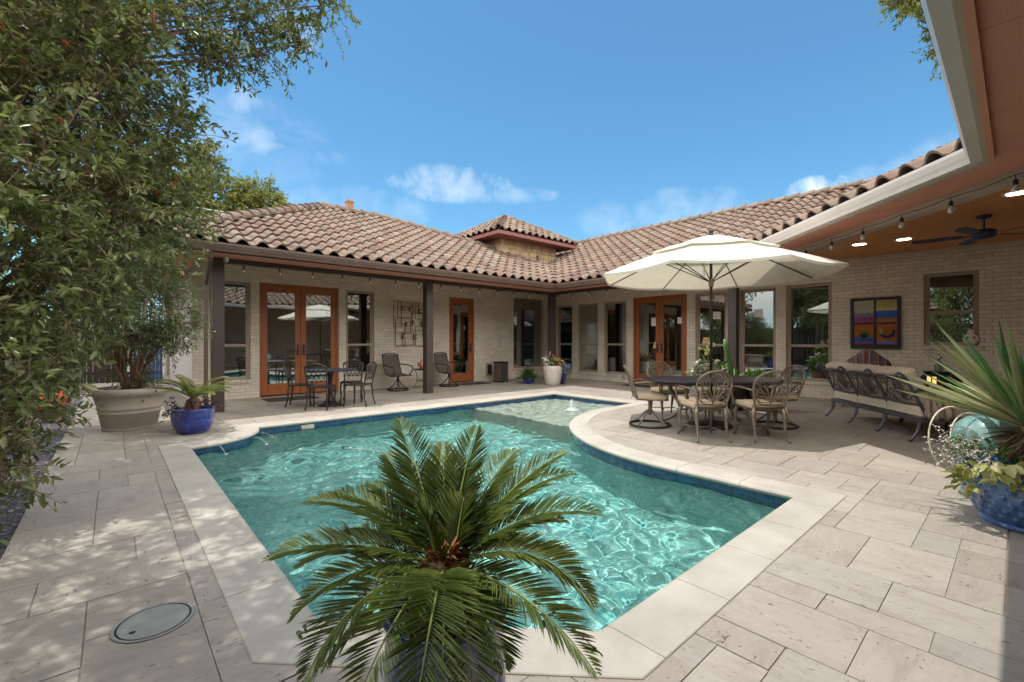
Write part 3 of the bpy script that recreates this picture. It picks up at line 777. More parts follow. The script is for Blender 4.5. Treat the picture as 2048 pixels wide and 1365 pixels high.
for (w, a0, a1, zt, nl) in DOOR:
    f = MB(); t = .055
    D0, D1 = (.03, .13) if w == 'R' or nl == 2 else (.03, .16)
    wbox(f, w, a0, a0 + t, D0, D1, 0, zt); wbox(f, w, a1 - t, a1, D0, D1, 0, zt); wbox(f, w, a0 + t, a1 - t, D0, D1, zt - t, zt)
    fr = f.build('door', 'door', house, bevel=.004)
    lw = (a1 - a0 - 2 * t) / nl
    for i in range(nl):
        b0 = a0 + t + i * lw + .003; b1 = b0 + lw - .006; st = .125; lf = MB(); e0, e1 = D0 + .025, D0 + .07
        wbox(lf, w, b0, b0 + st, e0, e1, .02, zt - t - .004); wbox(lf, w, b1 - st, b1, e0, e1, .02, zt - t - .004)
        wbox(lf, w, b0 + st, b1 - st, e0, e1, zt - t - .15, zt - t - .004); wbox(lf, w, b0 + st, b1 - st, e0, e1, .02, .29)
        o = lf.build('door_leaf', 'door', fr, bevel=.006)
        gl = MB(); wbox(gl, w, b0 + st, b1 - st, e0 + .02, e0 + .026, .29, zt - t - .15); gl.build('pane', 'glass', fr)
        h = MB(); inner = b1 - st / 2 if (i == 0 and nl == 2) or nl == 1 else b0 + st / 2
        wbox(h, w, inner - .028, inner + .028, e0 - .012, e0 - .002, .95, 1.22); hp = [wp(w, inner, e0 - .01, 1.06), wp(w, inner, e0 - .06, 1.06), wp(w, inner - .11 if i == 0 else inner + .11, e0 - .06, 1.055)]
        h.tube(hp, .011, 8); h.build('handle', 'iron', fr)
    if w == 'R':
        n_ = MB(); wbox(n_, w, 7.18, 7.36, D0 + .036, D0 + .04, 1.75, 2.0); n_.build('reflection_patch', 'white', fr)  # white patches on the door glass imitate bright reflections
        n_ = MB(); wbox(n_, w, 6.38, 6.52, D0 + .036, D0 + .04, 1.80, 1.98); n_.build('reflection_patch', 'white', fr)
# interior of the house seen through the glass
mb = MB()
mb.quad((1.4, WV + .17, 2.9), (17, WV + .17, 2.9), (17, 19, 2.9), (1.4, 19, 2.9)); mb.quad((WU + .17, -2.6, 2.9), (17, -2.6, 2.9), (17, WV + .17, 2.9), (WU + .17, WV + .17, 2.9))
mb.box(1.4, 9.6, 15.6, 15.7, 0, 2.9); mb.box(1.4, 17, 19, 19.1, 0, 2.9); mb.box(12.1, 17, -2.7, -2.6, 0, 2.9); mb.box(9.6, 9.7, 13.4, 15.6, 0, 2.9); mb.box(5.5, 5.6, 12.6, 15.6, 0, 2.9)
mb.box(14.6, 17, 5.9, 6.0, 0, 2.9); mb.box(15.3, 17, 1.9, 2.0, 0, 2.9)
HW = [(12.55, 13.75), (16.4, 17.7)]; ys = [-2.6, 12.55, 13.75, 16.4, 17.7, 19]
for i in range(5):
    if i % 2 == 0: mb.box(17, 17.1, ys[i], ys[i + 1], 0, 2.9)
    else: mb.box(17, 17.1, ys[i], ys[i + 1], 0, .7); mb.box(17, 17.1, ys[i], ys[i + 1], 2.15, 2.9)
mb.build('interior_wall', 'interior', house)
mb = MB(); mb.quad((1.4, WV, .004), (17, WV, .004), (17, 19, .004), (1.4, 19, .004)); mb.quad((WU, -2.6, .004), (17, -2.6, .004), (17, WV, .004), (WU, WV, .004)); mb.build('interior_floor', 'interior_floor', house)
mb = MB()
for (y0, y1) in HW:
    for (c0, c1) in ((y0, (y0 + y1) / 2), ((y0 + y1) / 2, y1)):
        for s_ in ((c0, c0 + .07), (c1 - .07, c1)): mb.box(16.95, 16.99, s_[0], s_[1], .7, 2.15)
        mb.box(16.95, 16.99, c0, c1, 1.38, 1.45); z = .75
        while z < 2.12: mb.bar((16.97, c0 + .07, z), (16.97, c1 - .07, z), .012, .075, (.6, 0, .8)); z += .08
mb.build('shutter', 'white', house)

# ---------------------------------------------------------------- roofs
PITCH = .47
def roof(e0, e, g, smin, smax, tmax, seed, z0=2.965, w=.314, ce=.335, name='tiled_roof'):
    """one slope of barrel tiles: every tile an S profile with a raised front lip"""
    r = random.Random(seed); mb = MB(); K = 9
    e = Vector((*e, 0)); g = Vector((*g, 0)); o = Vector((*e0, z0)); n = (Vector((0, 0, 1)) - g * PITCH).normalized()
    pr = []
    for k in range(K + 1):
        t = k / K
        pr.append((t, .082 * math.sin(PI * t / .62) ** .8 if t < .62 else -.014 * math.sin(PI * (t - .62) / .38)))
    rows = int(tmax / ce) + 1; S0 = min(smin(0), smin(tmax)); S1 = max(smax(0), smax(tmax))
    for j in range(rows):
        for i in range(int((S1 - S0) / w) + 1):
            s0 = S0 + i * w; ta = j * ce - .012; tb = (j + 1) * ce + .03
            lo, hi = smin(min(tmax, (ta + tb) / 2)), smax(min(tmax, (ta + tb) / 2))
            if s0 + w < lo - .01 or s0 > hi + .01: continue
            mb.val = r.uniform(.01, .99); vs = []
            jig = r.uniform(-.004, .004); jl = r.uniform(-.006, .006)
            for (t, lift) in ((ta + jl, .016), (ta + jl, .045 + jig), (min(tb, tmax + .05), .0)):
                l_, h_ = smin(max(0, min(tmax, t))), smax(max(0, min(tmax, t)))
                for (x, z) in pr:
                    s_ = min(max(s0 + x * w * 1.015, l_), h_)
                    vs.append(o + e * s_ + g * t + Vector((0, 0, PITCH * t)) + n * (z + lift))
            fs = [(a * (K + 1) + b, a * (K + 1) + b + 1, (a + 1) * (K + 1) + b + 1, (a + 1) * (K + 1) + b) for a in range(2) for b in range(K)]
            mb.add(vs, fs)
    ro = mb.build(name, 'tile', house)
    ub = MB(); P = []
    nb = 8
    for k in range(nb + 1): t = tmax * k / nb; P.append(o + e * smin(t) + g * t + Vector((0, 0, PITCH * t)) - n * .012)
    for k in range(nb, -1, -1): t = tmax * k / nb; P.append(o + e * smax(t) + g * t + Vector((0, 0, PITCH * t)) - n * .012)
    ub.poly(P); ub.build('underlay', 'under', ro)
    return ro
def ridge(parent, p0, p1, seed, seg=.36, r0=.125):
    p0, p1 = Vector(p0), Vector(p1); L = (p1 - p0).length; d = (p1 - p0) / L; k = max(1, int(L / seg)); rr = random.Random(seed)
    x = d.cross(Vector((0, 0, 1))).normalized(); z = x.cross(d); mb = MB()
    for i in range(k):
        a = p0 + d * (L * i / k); b = p0 + d * (L * (i + 1) / k + .05); mb.val = rr.uniform(.01, .99); vs = []
        for (c, r, lf) in ((a, r0 - .018, .0), (a, r0 + .008, .02), (b, r0 - .012, -.012)):
            for q in range(9):
                an = PI * (q / 8) * 1.1 - .05 * PI
                vs.append(c + x * (r * math.cos(an)) + z * (r * math.sin(an) + lf - .01))
        mb.add(vs, [(s * 9 + q, s * 9 + q + 1, (s + 1) * 9 + q + 1, (s + 1) * 9 + q) for s in range(2) for q in range(8)])
    return mb.build('ridge_tiles', 'tile', parent)
def zr(t, z0=2.965): return z0 + PITCH * t
HU = .02                                             # left corner of the left wing's eave
RT = 5.12                                            # slope run up to the ridge
VL = 8.96
RL = 5.02; HS = 4.42 / RL
r1 = roof((HU, VL), (1, 0), (0, 1), lambda t: .31 + t * HS, lambda t: min(12.4, 6.75 - HU + (RL - t) * 1.62), RL, 1)
ra, rb = (HU + .31 + 4.42, VL + RL, zr(RL) + .05), (6.75, VL + RL, zr(RL) + .05)
ridge(r1, (HU + .31, VL, zr(0) + .05), ra, 2); ridge(r1, ra, rb, 3); ridge(r1, rb, (6.75 + 3.24, VL + RL - 2.0, zr(RL - 2.0) + .06), 4)
# plain hidden slopes of the left wing
mb = MB(); zt = zr(RL) - .01
mb.poly([(HU + .31, VL, 2.95), ra[:2] + (zt,), (HU + .31, VL + 2 * RT, 2.95)])
mb.poly([(HU + .31, VL + 2 * RT, 2.95), (ra[0], ra[1], zt), (rb[0], rb[1], zt), (12, VL + 2 * RT, 2.95)])
mb.poly([(rb[0], rb[1], zt), (10.1, VL + RL - 2.05, zr(RL - 2.05) - .03), (13, VL + RL - 1.5, 3.2), (12, VL + 2 * RT, 2.95)])
mb.build('rear_roof', 'tile', house)
UR = 9.64; zt = zr(RT) - .01
r2 = roof((UR, 0), (0, 1), (1, 0), lambda t: (5.99 - .293 * (UR + t)) / .707 - .12, lambda t: 13.6, RT, 5)
ridge(r2, (UR + RT, 2.0, zr(RT) + .05), (UR + RT, 13.6, zr(RT) + .05), 6)
mb = MB(); mb.quad((UR + RT, 1, zt), (UR + RT, 13.6, zt), (UR + 2 * RT, 13.6, 2.95), (UR + 2 * RT, 1, 2.95)); mb.quad((UR + RT, 13.6, zt), (UR + RT, 13.6, zt - .02), (UR + 2 * RT, 19, 2.95), (UR + 2 * RT, 13.6, 2.95)); mb.quad((UR, 13.6, 2.95), (UR + RT, 13.6, zt), (UR + 2 * RT, 19, 2.95), (UR, 19, 2.95)); mb.build('rear_roof', 'tile', house)
q2 = math.sqrt(.5)
r3 = roof((5.48, .24), (q2, q2), (q2, -q2), lambda t: -.414 * t - .12, lambda t: 5.885 + .414 * t + .12, RT, 7)
r4 = roof((5.48, .24), (-1, 0), (0, -1), lambda t: -.414 * t - .12, lambda t: 11.0, RT, 8)
c0 = (5.48 + q2 * RT - q2 * .414 * RT, .24 - q2 * RT - q2 * .414 * RT, zr(RT) + .05)
c1 = (5.48 + q2 * RT + q2 * (5.885 + .414 * RT), .24 - q2 * RT + q2 * (5.885 + .414 * RT), zr(RT) + .05)
ridge(r3, c0, c1, 9); ridge(r4, (-5.4, .24 - RT, zr(RT) + .05), c0, 10)
mb = MB(); mb.quad((-5.4, .24 - RT, zt), (c0[0], c0[1], zt), (c0[0] + 4, c0[1] - RT, 2.95), (-5.4, .24 - 2 * RT, 2.95)); mb.quad((c0[0], c0[1], zt), (c1[0], c1[1], zt), (c1[0] + 4, c1[1] - 3, 2.95), (c0[0] + 4, c0[1] - RT, 2.95)); mb.build('rear_roof', 'tile', house)
# gutters, fascia, soffits
def sweep(path, prof, name, mat, bev=0.):
    ms = miters(path, False); mb = MB(); K = len(prof)
    vs = [(p[0] + n[0] * d, p[1] + n[1] * d, z) for p, n in zip(path, ms) for d, z in prof]
    fs = [(a * K + b, a * K + (b + 1) % K, (a + 1) * K + (b + 1) % K, (a + 1) * K + b) for a in range(len(path) - 1) for b in range(K)]
    fs.append(tuple(range(K))); fs.append(tuple((len(path) - 1) * K + b for b in range(K))[::-1])
    mb.add(vs, fs); return mb.build(name, mat, house, bevel=bev)
GL = [(HU + .40, 18.5), (HU + .40, 9.0), (9.68, 9.0), (9.68, 4.384)]
GR = [(9.68, 4.384), (5.496, .20), (-5.4, .20)]
gp = [(0, 2.955), (0, 2.82), (.075, 2.815), (.085, 2.85), (.098, 2.875), (.112, 2.925), (.112, 2.955), (.100, 2.955), (.095, 2.93), (.02, 2.93)]
sweep(GL, gp, 'gutter', 'gutter'); sweep(GR, gp, 'gutter', 'taupe_gutter')
sweep(GL, [(-.03, 2.985), (-.03, 2.80), (-.002, 2.80), (-.002, 2.985)], 'fascia', 'gutter')
sweep(GR, [(-.03, 2.985), (-.03, 2.80), (-.002, 2.80), (-.002, 2.985)], 'fascia', 'taupe')
sweep([(5.45, .13), (-5.4, .13)], [(-.0, 2.83), (-.0, 2.785), (.038, 2.785), (.038, 2.83)], 'soffit_trim', 'soffit')
zs = 2.83
mb = MB()
mb.poly([(HU + .40, 9.0, zs), (9.68, 9.0, zs), (10.32, 9.74, zs), (1.2, 9.74, zs), (1.3, 18.5, zs), (HU + .40, 18.5, zs)])
mb.poly([(9.68, 9.0, zs), (9.68, 4.384, zs), (10.32, 4.3, zs), (10.32, 9.74, zs)])
mb.build('soffit', 'soffit', house)
mb = MB()
L0, L1 = Vector((9.68, 4.384, zs)), Vector((5.496, .20, zs)); B0, B1 = Vector((10.32, 4.3, zs)), Vector((5.25, -.80, zs))
cuts = [0, .22, .36, .70, 1]
for i in range(4):
    a, b = cuts[i] + (.0012 if i else 0), cuts[i + 1] - (.0012 if i < 3 else 0)
    mb.quad(L0.lerp(L1, a), L0.lerp(L1, b), B0.lerp(B1, b), B0.lerp(B1, a))
mb.build('soffit', 'soffit', house)
mb = MB(); mb.poly([(5.494, .20, zs - .001), (4.42, .20, zs - .001), (4.42, -.80, zs - .001), (5.25, -.80, zs - .001)]); x = 4.418
while x > -5.3: mb.quad((x, .20, zs - .001), (x - 1.215, .20, zs - .001), (x - 1.215, -.80, zs - .001), (x, -.80, zs - .001)); x -= 1.219
mb.build('soffit', 'soffit', house)
# beams and posts
mb = MB(); mb.box(1.32, 10.46, 9.72, 9.88, 2.75, 3.12); mb.build('beam', 'brown', house)
mb = MB(); mb.box(10.30, 10.46, 4.22, 9.717, 2.75, 3.12); mb.build('beam', 'brown', house)
mb = MB(); mb.bar((10.40, 4.22, 2.93), (5.22, -.96, 2.93), .16, .36); mb.build('beam', 'taupe', house)
mb = MB(); mb.box(-5.4, 5.3, -.98, -.82, 2.751, 3.12); mb.build('beam', 'taupe', house)
for (x, y) in ((1.45, 9.80), (5.89, 9.79), (10.38, 9.80), (10.37, 4.23), (5.28, -.9)):
    mb = MB(); h = .094; mb.box(x - h, x + h, y - h, y + h, 0, 2.749); mb.build('post', 'brown', house, bevel=.006)
mb = MB(); z = 3.10
mb.quad((1.3, 9.88, z), (12.08, 9.88, z), (12.08, 11.65, z), (1.3, 11.65, z)); mb.quad((10.46, 4.2, z), (12.08, 4.2, z), (12.08, 9.88, z), (10.46, 9.88, z))
mb.poly([(10.4, 4.2, z), (5.3, -.9, z), (-5.4, -.9, z), (-5.4, -2.8, z), (12.08, -2.8, z), (12.08, 4.2, z)])
mb.build('porch_ceiling', 'ceil', house)
# downspouts
mb = MB(); mb.bar((1.22, 8.97, 2.84), (1.24, 9.02, 2.70), .075, .06, (1, 0, 0)); mb.bar((1.24, 9.01, 2.72), (1.255, 9.70, 2.32), .075, .06, (1, 0, 0)); mb.bar((1.255, 9.69, 2.34), (1.255, 9.69, .08), .075, .06, (1, 0, 0)); mb.build('downspout', 'gutter', house, bevel=.006)
mb = MB(); mb.bar((1.17, 15.9, 2.8), (1.17, 15.9, .28), .08, .08, (1, 0, 0)); mb.bar((1.17, 15.9, .30), (1.05, 15.3, .05), .08, .08, (1, 0, 0)); mb.build('downspout', 'taupe', house, bevel=.006)
# tower
tw = MB(); tx0, tx1, ty0, ty1 = 9.88, 12.6, 11.68, 14.4
tw.box(tx0, tx1, ty0, ty1, 3.0, 4.87); tower = tw.build('tower', 'stone', house)
blk = MB(); g0 = random.Random(4)
for (w, a0, a1) in (('f', tx0, tx1), ('s', ty0, ty1)):
    z = 3.2
    while z < 4.8:
        h = g0.choice((.13, .18, .24)); a = a0
        while a < a1 - .02:
            l = min(g0.uniform(.16, .42), a1 - a); d = g0.uniform(.008, .03)
            if w == 'f': blk.box(a + .006, a + l - .006, ty0 - d, ty0 + .01, z + .005, min(4.86, z + h - .005))
            else: blk.box(tx0 - d, tx0 + .01, a + .006, a + l - .006, z + .005, min(4.86, z + h - .005))
            a += l
        z += h
blk.build('stone_facing', 'stone', tower, bevel=.006, seg=1)
ex0, ex1, ey0, ey1 = 9.28, 13.2, 11.1, 15.0; ez = 4.88; ap = Vector(((ex0 + ex1) / 2, (ey0 + ey1) / 2, 6.05))
mb = MB(); mb.box(ex0 + .03, ex1 - .03, ey0 + .03, ey1 - .03, ez - .09, ez + .03); mb.build('tower_fascia', 'tfascia', tower)
hw = (ex1 - ex0) / 2; SP = PITCH; PITCH = (6.02 - 4.93) / hw
rt = roof((ex0, ey0), (1, 0), (0, 1), lambda t: t, lambda t: 2 * hw - t, hw - .02, 31, z0=4.93, name='tower_roof')
rs = roof((ex0, ey1), (0, -1), (1, 0), lambda t: t, lambda t: 2 * hw - t, hw - .02, 32, z0=4.93, name='tower_roof')
PITCH = SP
for i, (x, y) in enumerate(((ex0, ey0), (ex1, ey0), (ex0, ey1))): ridge(rt, (x, y, 4.98), ap, 33 + i, r0=.10)
mb = MB(); mb.poly([(ex1, ey0, 4.93), (ex1, ey1, 4.93), tuple(ap)]); mb.poly([(ex1, ey1, 4.93), (ex0, ey1, 4.93), tuple(ap)]); mb.build('rear_roof', 'tile', rt)
mb = MB(); mb.tube([(11.25, 11.30, 3.9), (11.25, 11.30, 4.28)], .05, 10); mb.ball((11.25, 11.30, 4.28), .055); mb.build('vent_pipe', 'brown', house)
vx, vy = 5.72, 14.35
mb = MB(); mb.box(vx - .10, vx + .10, vy - .10, vy + .10, 5.0, 5.78); mb.box(vx - .12, vx + .12, vy - .12, vy + .12, 5.76, 5.82); mb.build('chimney', 'copper', house)
# small fittings on the walls
mb = MB(); wbox(mb, 'L', 9.18, 9.47, -.03, -.002, .14, .58); pd = mb.build('pet_door', 'taupe', house, bevel=.008)
mb = MB(); wbox(mb, 'L', 9.24, 9.41, -.036, -.031, .20, .52); mb.build('flap', 'black', pd)
mb = MB(); wbox(mb, 'R', 8.22, 8.34, -.04, -.004, .12, .27); mb.build('outlet_cover', 'taupe', house, bevel=.01)
mb = MB(); wbox(mb, 'R', 8.05, 8.1, -.3, -.29, .0, .001)
# ---------------------------------------------------------------- fence, gate, wires
def fence(name, label, a, b, h, seed, cat='fence', mat='fence', bw=.14):
    t = thing(name, label, cat, (a[0], a[1], 0)); r = random.Random(seed)
    d = Vector((b[0] - a[0], b[1] - a[1], 0)); L = d.length; d.normalize(); k = int(L / bw); mb = MB(); nn = Vector((-d.y, d.x, 0))
    for i in range(k):
        p = d * (i * bw + bw / 2); hh = h + r.uniform(-.012, .012)
        mb.bar(p, p + Vector((0, 0, hh)), bw - .008, .02, tuple(nn))
    mb.build('board_panel', mat, t)
    mb = MB()
    for z in (.3, h - .3): mb.bar(Vector((0, 0, z)) - nn * .03, d * L + Vector((0, 0, z)) - nn * .03, .04, .09)
    mb.build('rail', mat, t)
    return t
fence('board_fence', 'long dark brown board fence behind the leafy shrubs along the pebble bed', (-2.75, 19), (-2.75, -3), 2.0, 3)
fence('board_fence', 'dark brown board fence closing the end of the side passage', (.25, 18.9), (-2.7, 18.9), 1.6, 4)
gt = fence('side_gate', 'narrow blue painted slatted gate beside the pale side wall', (1.2, 18.2), (.3, 18.2), 1.75, 5, 'gate', 'bluegate', .09)
for i, (p0, p1) in enumerate((((-14, 30, 10.5), (9, 22, 6.8)), ((-14, 30, 9.9), (9, 22, 6.35)))):
    mb = MB(); p0, p1 = Vector(p0), Vector(p1); mb.tube([p0.lerp(p1, k / 12) - Vector((0, 0, .8 * math.sin(PI * k / 12))) for k in range(13)], .022, 5)
    tag(mb.build('power_line', 'steel'), ('upper' if i == 0 else 'lower') + ' pale overhead wire passing behind the left tile roof', 'wire')
# ================================================================ PLANTS AND TREES
def site(x, y):
    """the terrace furniture is set out on its own axis, turned 41.6 degrees from the house walls"""
    return (.7478 * x + .6639 * y, -.6639 * x + .7478 * y)
AX = -math.atan2(.6639, .7478)          # heading of that axis
def s3(x, y, z): return (*site(x, y), z)

def tree(name, label, cat, base, clumps, seed, leafmat, leaf, per=13, tl=.32, barkmat='bark', r0=.10, group=None, limbs=True, twr=.004, dens=None, fork=.35, sag=.15, upb=.35, shell=.55, limbk=.42):
    g = np.random.default_rng(seed); t = thing(name, label, cat, base, 0, group)
    bz = Vector(base); loc = [((c[0] - bz.x, c[1] - bz.y, c[2] - bz.z), r, k) for (c, r, k) in clumps]
    P, D, U, L, W, R, tw = grow(loc, g, leaf, per, tl, sag, shell, upb)
    leaf_obj('crown', P, D, U, L, W, R, leafmat, t)
    mb = MB()
    zmean = sum(c[0][2] for c in loc) / len(loc)
    hub = Vector((0, 0, zmean * fork))
    mb.tube([(0, 0, -.05), (.02, .01, hub.z * .5), tuple(hub)], [r0 * 1.25, r0, r0 * .85], 9)
    for i, (c, r, k) in enumerate(loc):
        c = Vector(c); mid = hub.lerp(c, .5) + Vector((g.uniform(-.15, .15), g.uniform(-.15, .15), .12 * (c - hub).length * .5))
        rr = r0 * limbk
        mb.tube([hub - Vector((0, 0, .05)), hub.lerp(mid, .5), mid, c], [rr, rr * .8, rr * .55, rr * .2], 6)
    mb.build('trunk', barkmat, t, smooth=True)
    if twr: twig_obj('twigs', tw, twr, 'twig', t)
    return t

# the holly whose branches crowd in from the left
HOL = [(60, 60, 4.0, .75), (200, 90, 4.2, .7), (325, 70, 4.5, .42), (60, 250, 3.8, .8), (215, 250, 4.3, .72), (300, 335, 4.6, .40), (340, 280, 4.8, .26), (100, 430, 3.8, .8), (235, 420, 4.5, .45), (335, 395, 4.8, .27), (30, 590, 3.6, .56), (100, 545, 4.0, .42), (0, 740, 3.4, .40), (20, 670, 3.8, .36), (5, 850, 3.2, .28), (20, 790, 3.5, .24), (-10, 930, 3.0, .2), (15, 895, 3.2, .15), (-60, 500, 3.4, .8), (345, 465, 5.2, .27), (300, 495, 5.0, .30), (-80, 250, 3.6, .9), (-60, 750, 3.1, .5)]
cl = []
for (px, py, Y, r) in HOL:
    x, y, z = s3((px - 1024) / 900 * Y, Y, 1.3 + (682.5 - py) / 900 * Y)
    cl.append(((x, y, z), (r, r, r * .9), int(330 * r * r) + 14))
hol = tree('holly_tree', 'large leafy holly tree with red berries crowding in from the left over the paving', 'tree', (-1.35, 5.3, 0), cl, 21, 'holly', (.074, .031), 13, .36, r0=.09, twr=.005)
g = np.random.default_rng(9); mb = MB()
for k in range(60):
    c, r, _ = cl[g.integers(0, 15)]; a = np.array(c) - np.array((-1.35, 5.3, 0)); q = g.normal(size=3) + np.array((.35, -.25, .25)); q /= np.linalg.norm(q); ln = g.uniform(.6, 1.25) * max(r)
    b = g.normal(size=3) * .12
    mb.tube([tuple(a - q * ln * .5), tuple(a + b * .5), tuple(a + q * ln * .55 + b), tuple(a + q * ln * 1.05 - np.array((0, 0, .08)))], [.012, .009, .006, .0025], 5)
mb.build('branches', 'bark', hol, smooth=True)
g = np.random.default_rng(8); mb = MB()
for k in range(40):
    c, r, _ = cl[g.integers(0, 12)]; q = g.normal(size=3); q /= np.linalg.norm(q)
    p = np.array(c) - np.array((-1.35, 5.3, 0)) + q * np.array(r) * g.uniform(.85, 1.12)
    for j in range(g.integers(4, 10)): mb.ball(tuple(p + g.normal(size=3) * .016), .0075, 6, 4)
mb.build('berries', 'red', hol, smooth=True)
# live oak limb overhead
OAK = [(420, 55, 5.0, .40), (515, 35, 5.0, .36), (585, 55, 5.2, .17), (638, 12, 5.2, .22), (478, 125, 5.0, .20), (530, 112, 5.0, .11), (425, 118, 4.9, .16), (655, -30, 5.3, .26), (335, 5, 4.8, .42), (450, -80, 5.0, .6), (560, -90, 5.2, .5), (250, -60, 4.8, .6), (605, 90, 5.2, .07)]
cl = []
for (px, py, Y, r) in OAK:
    x, y, z = s3((px - 1024) / 900 * Y, Y, 1.3 + (682.5 - py) / 900 * Y); cl.append(((x, y, z), (r, r, r * .62), int(330 * r * r) + 14))
g = np.random.default_rng(77)
for k in range(52):
    v = g.uniform(1.4, 9.6); u = g.uniform(-1.5, .12); z = g.uniform(4.6, 6.0); r = g.uniform(.26, .50)
    cl.append(((u, v, z), (r, r, r * .5), int(330 * r * r) + 8))
tree('live_oak', 'tall live oak reaching overhead with dark leafy twigs against the sky', 'tree', (-2.1, 6.6, 0), cl, 23, 'oak', (.062, .027), 13, .36, r0=.16, twr=.005, fork=.55, limbk=.17)
# trees beyond the house
FAR = [((-17.9, 26), [(0, 0, 7.2, 2.3), (.5, 0, 9.6, 1.5), (-.4, .4, 11.0, 1.1), (1.1, 0, 7.8, 1.3), (.3, 0, 12.0, .6)], 'slim yellow green tree beyond the left end of the tile roof'),
       ((-15.1, 26.5), [(0, 0, 8.4, 1.35), (.8, 0, 9.3, .8), (-.7, 0, 9.6, .8), (.1, 0, 10.3, .6), (1.3, 0, 8.7, .5), (-1.2, .3, 7.4, 1.0)], 'rounded yellow green tree rising just above the left roof hip'),
       ((-21.5, 25), [(0, 0, 7, 2.6), (.5, 0, 10, 2.0), (-2.5, 0, 8, 2.2)], 'broad green tree glimpsed through gaps in the holly')]
for i, (b, cs, lab) in enumerate(FAR):
    cl = [(s3(b[0] + c[0], b[1] + c[1], c[2]), (c[3], c[3], c[3] * .9), int(95 * c[3] * c[3]) + 40) for c in cs]
    tree('garden_tree', lab, 'tree', (*site(*b), 0), cl, 40 + i, 'fartree', (.19, .10), 12, .75, r0=.2, twr=.012, group='trees beyond the house')
b = (31, 21.5); cl = [(s3(20.9 + dx, 20.5, z), (r, r, r * .8), int(60 * r * r) + 30) for dx, z, r in ((0, 18.6, 2.6), (-2.0, 17.6, 1.2), (-2.9, 17.0, .62), (1.5, 16, 2.5), (-1.5, 19.5, 1.6))]
tree('garden_tree', 'bright green treetop peeking past the upper edge of the taupe gutter', 'tree', (*site(*b), 0), cl, 49, 'fartree', (.19, .09), 12, .7, r0=.25, twr=.012, group='trees beyond the house')
g = np.random.default_rng(90)
for i, (y, lab) in enumerate(((-3.0, 'leafy green tree over the board fence at its near end'), (.6, 'leafy green tree over the board fence beside the nearest shrub'), (4.2, 'leafy green tree over the board fence directly behind the holly'), (8.0, 'leafy green tree over the board fence behind the orange vase'), (12.0, 'leafy green tree over the board fence behind the middle of the pebble bed'), (16.5, 'leafy green tree over the board fence near the blue gate'), (22.5, 'leafy green tree beyond the end fence of the side passage'))):
    x = (-5.0 if y < 20 else -.6) + g.uniform(-.5, .5); cl = []
    for k in range(7): r = g.uniform(.8, 1.3); cl.append(((x + g.uniform(-1.1, 1.1), y + g.uniform(-1.5, 1.5), g.uniform(2.0, 5.2)), (r, r, r * .9), int(270 * r * r)))
    tree('garden_tree', lab, 'tree', (x, y, 0), cl, 91 + i, 'oak' if i % 2 else 'holly', (.11, .055), 12, .5, r0=.13, twr=.007, group='trees over the board fence')
# shrubs along the pebble bed
for i, (x, y, h, r, lab) in enumerate(((-1.55, 8.6, 1.15, .62, 'low green shrub on the pebble bed behind the orange vase'), (-1.95, 11.6, 1.5, .85, 'green shrub by the board fence beyond the orange vase'), (-2.0, 14.6, 1.6, .9, 'farthest green shrub by the board fence near the side gate'), (-1.9, 2.2, 1.6, .95, 'leafy shrub on the pebble bed nearest the viewer'), (-2.0, -.6, 1.7, 1.0, 'leafy shrub at the near end of the board fence'))):
    cl = [((x, y, h), (r, r, r), int(330 * r * r)), ((x + .2, y - .4, h * .55), (r * .8, r * .8, h * .5), int(230 * r * r)), ((x - .1, y + .4, h * 1.5), (r * .7,) * 3, int(180 * r * r))]
    tree('leafy_shrub', lab, 'shrub', (x, y, 0), cl, 60 + i, 'holly', (.06, .028), 12, .36, r0=.04, twr=.004, group='shrubs along the board fence')

# ---------------------------------------------------------------- cycads
def frond(parent, base, az, el, L, droop, g, npair=52, ll=.122, lw=.0060, mat='sago', keel=.35, ang=58, tone=0.):
    h = Vector((math.cos(az), math.sin(az), 0)); sd = Vector((-h.y, h.x, 0)); base = Vector(base)
    n = 24; pts = [base]; e = el; tw = g.uniform(-.7, .7); tip = g.choice([1.1, 1.1, .9, .8])
    for i in range(n):
        e = el - droop * ((i + .5) / n) ** 1.35
        pts.append(pts[-1] + (h * math.cos(e) + Vector((0, 0, math.sin(e))) + sd * tw * .25 * (i / n)) * (L / n))
    P = []; D = []; U = []; Ls = []; Ws = []; R = []
    for k in range(npair):
        t = .10 + .90 * (k + .5) / npair; x = t * n; i = min(n - 1, int(x)); p = pts[i].lerp(pts[i + 1], x - i)
        td = (pts[i + 1] - pts[i]).normalized(); s_ = td.cross(Vector((0, 0, 1)))
        s_ = s_.normalized() if s_.length > .05 else sd * -1
        up = s_.cross(td).normalized()
        env = min(1, t / .28 + .25) * min(1, ((1.02 - t) / .42) ** .7)
        a = rad(ang - 26 * t)
        for sg in (-1, 1):
            d = s_ * (sg * math.sin(a)) + td * math.cos(a) + up * (keel + g.uniform(-.05, .05)); d.normalize()
            d = d + Vector(tuple(g.normal(size=3) * .045))
            if g.random() < .03: continue
            P.append(p + s_ * sg * .004); D.append(d); U.append(up * 1.0 + s_ * (-sg * .3)); Ls.append(ll * env * g.uniform(.86, 1.08)); Ws.append(lw)
            R.append(min(1, max(0, .50 + tone + (.35 if t > tip else 0) + g.uniform(-.16, .16))))
    f = leaf_obj('frond', P, D, U, Ls, Ws, R, mat, parent, curl=.16)
    mb = MB(); mb.tube(pts[::2], [.0062 - .0048 * (i / 12) for i in range(13)], 5); mb.build('rachis', 'rachis', f, smooth=True)
    return f
M['rachis'] = simple('frond_rib', (.20, .24, .06), .5, var=.2)
g = np.random.default_rng(12)
px_, py_ = site(-.205, 1.40)
palm = thing('potted_palm', 'sago palm with arching fronds in a tall cobalt pot at the near pool end', 'potted plant', (px_, py_, 0), AX)
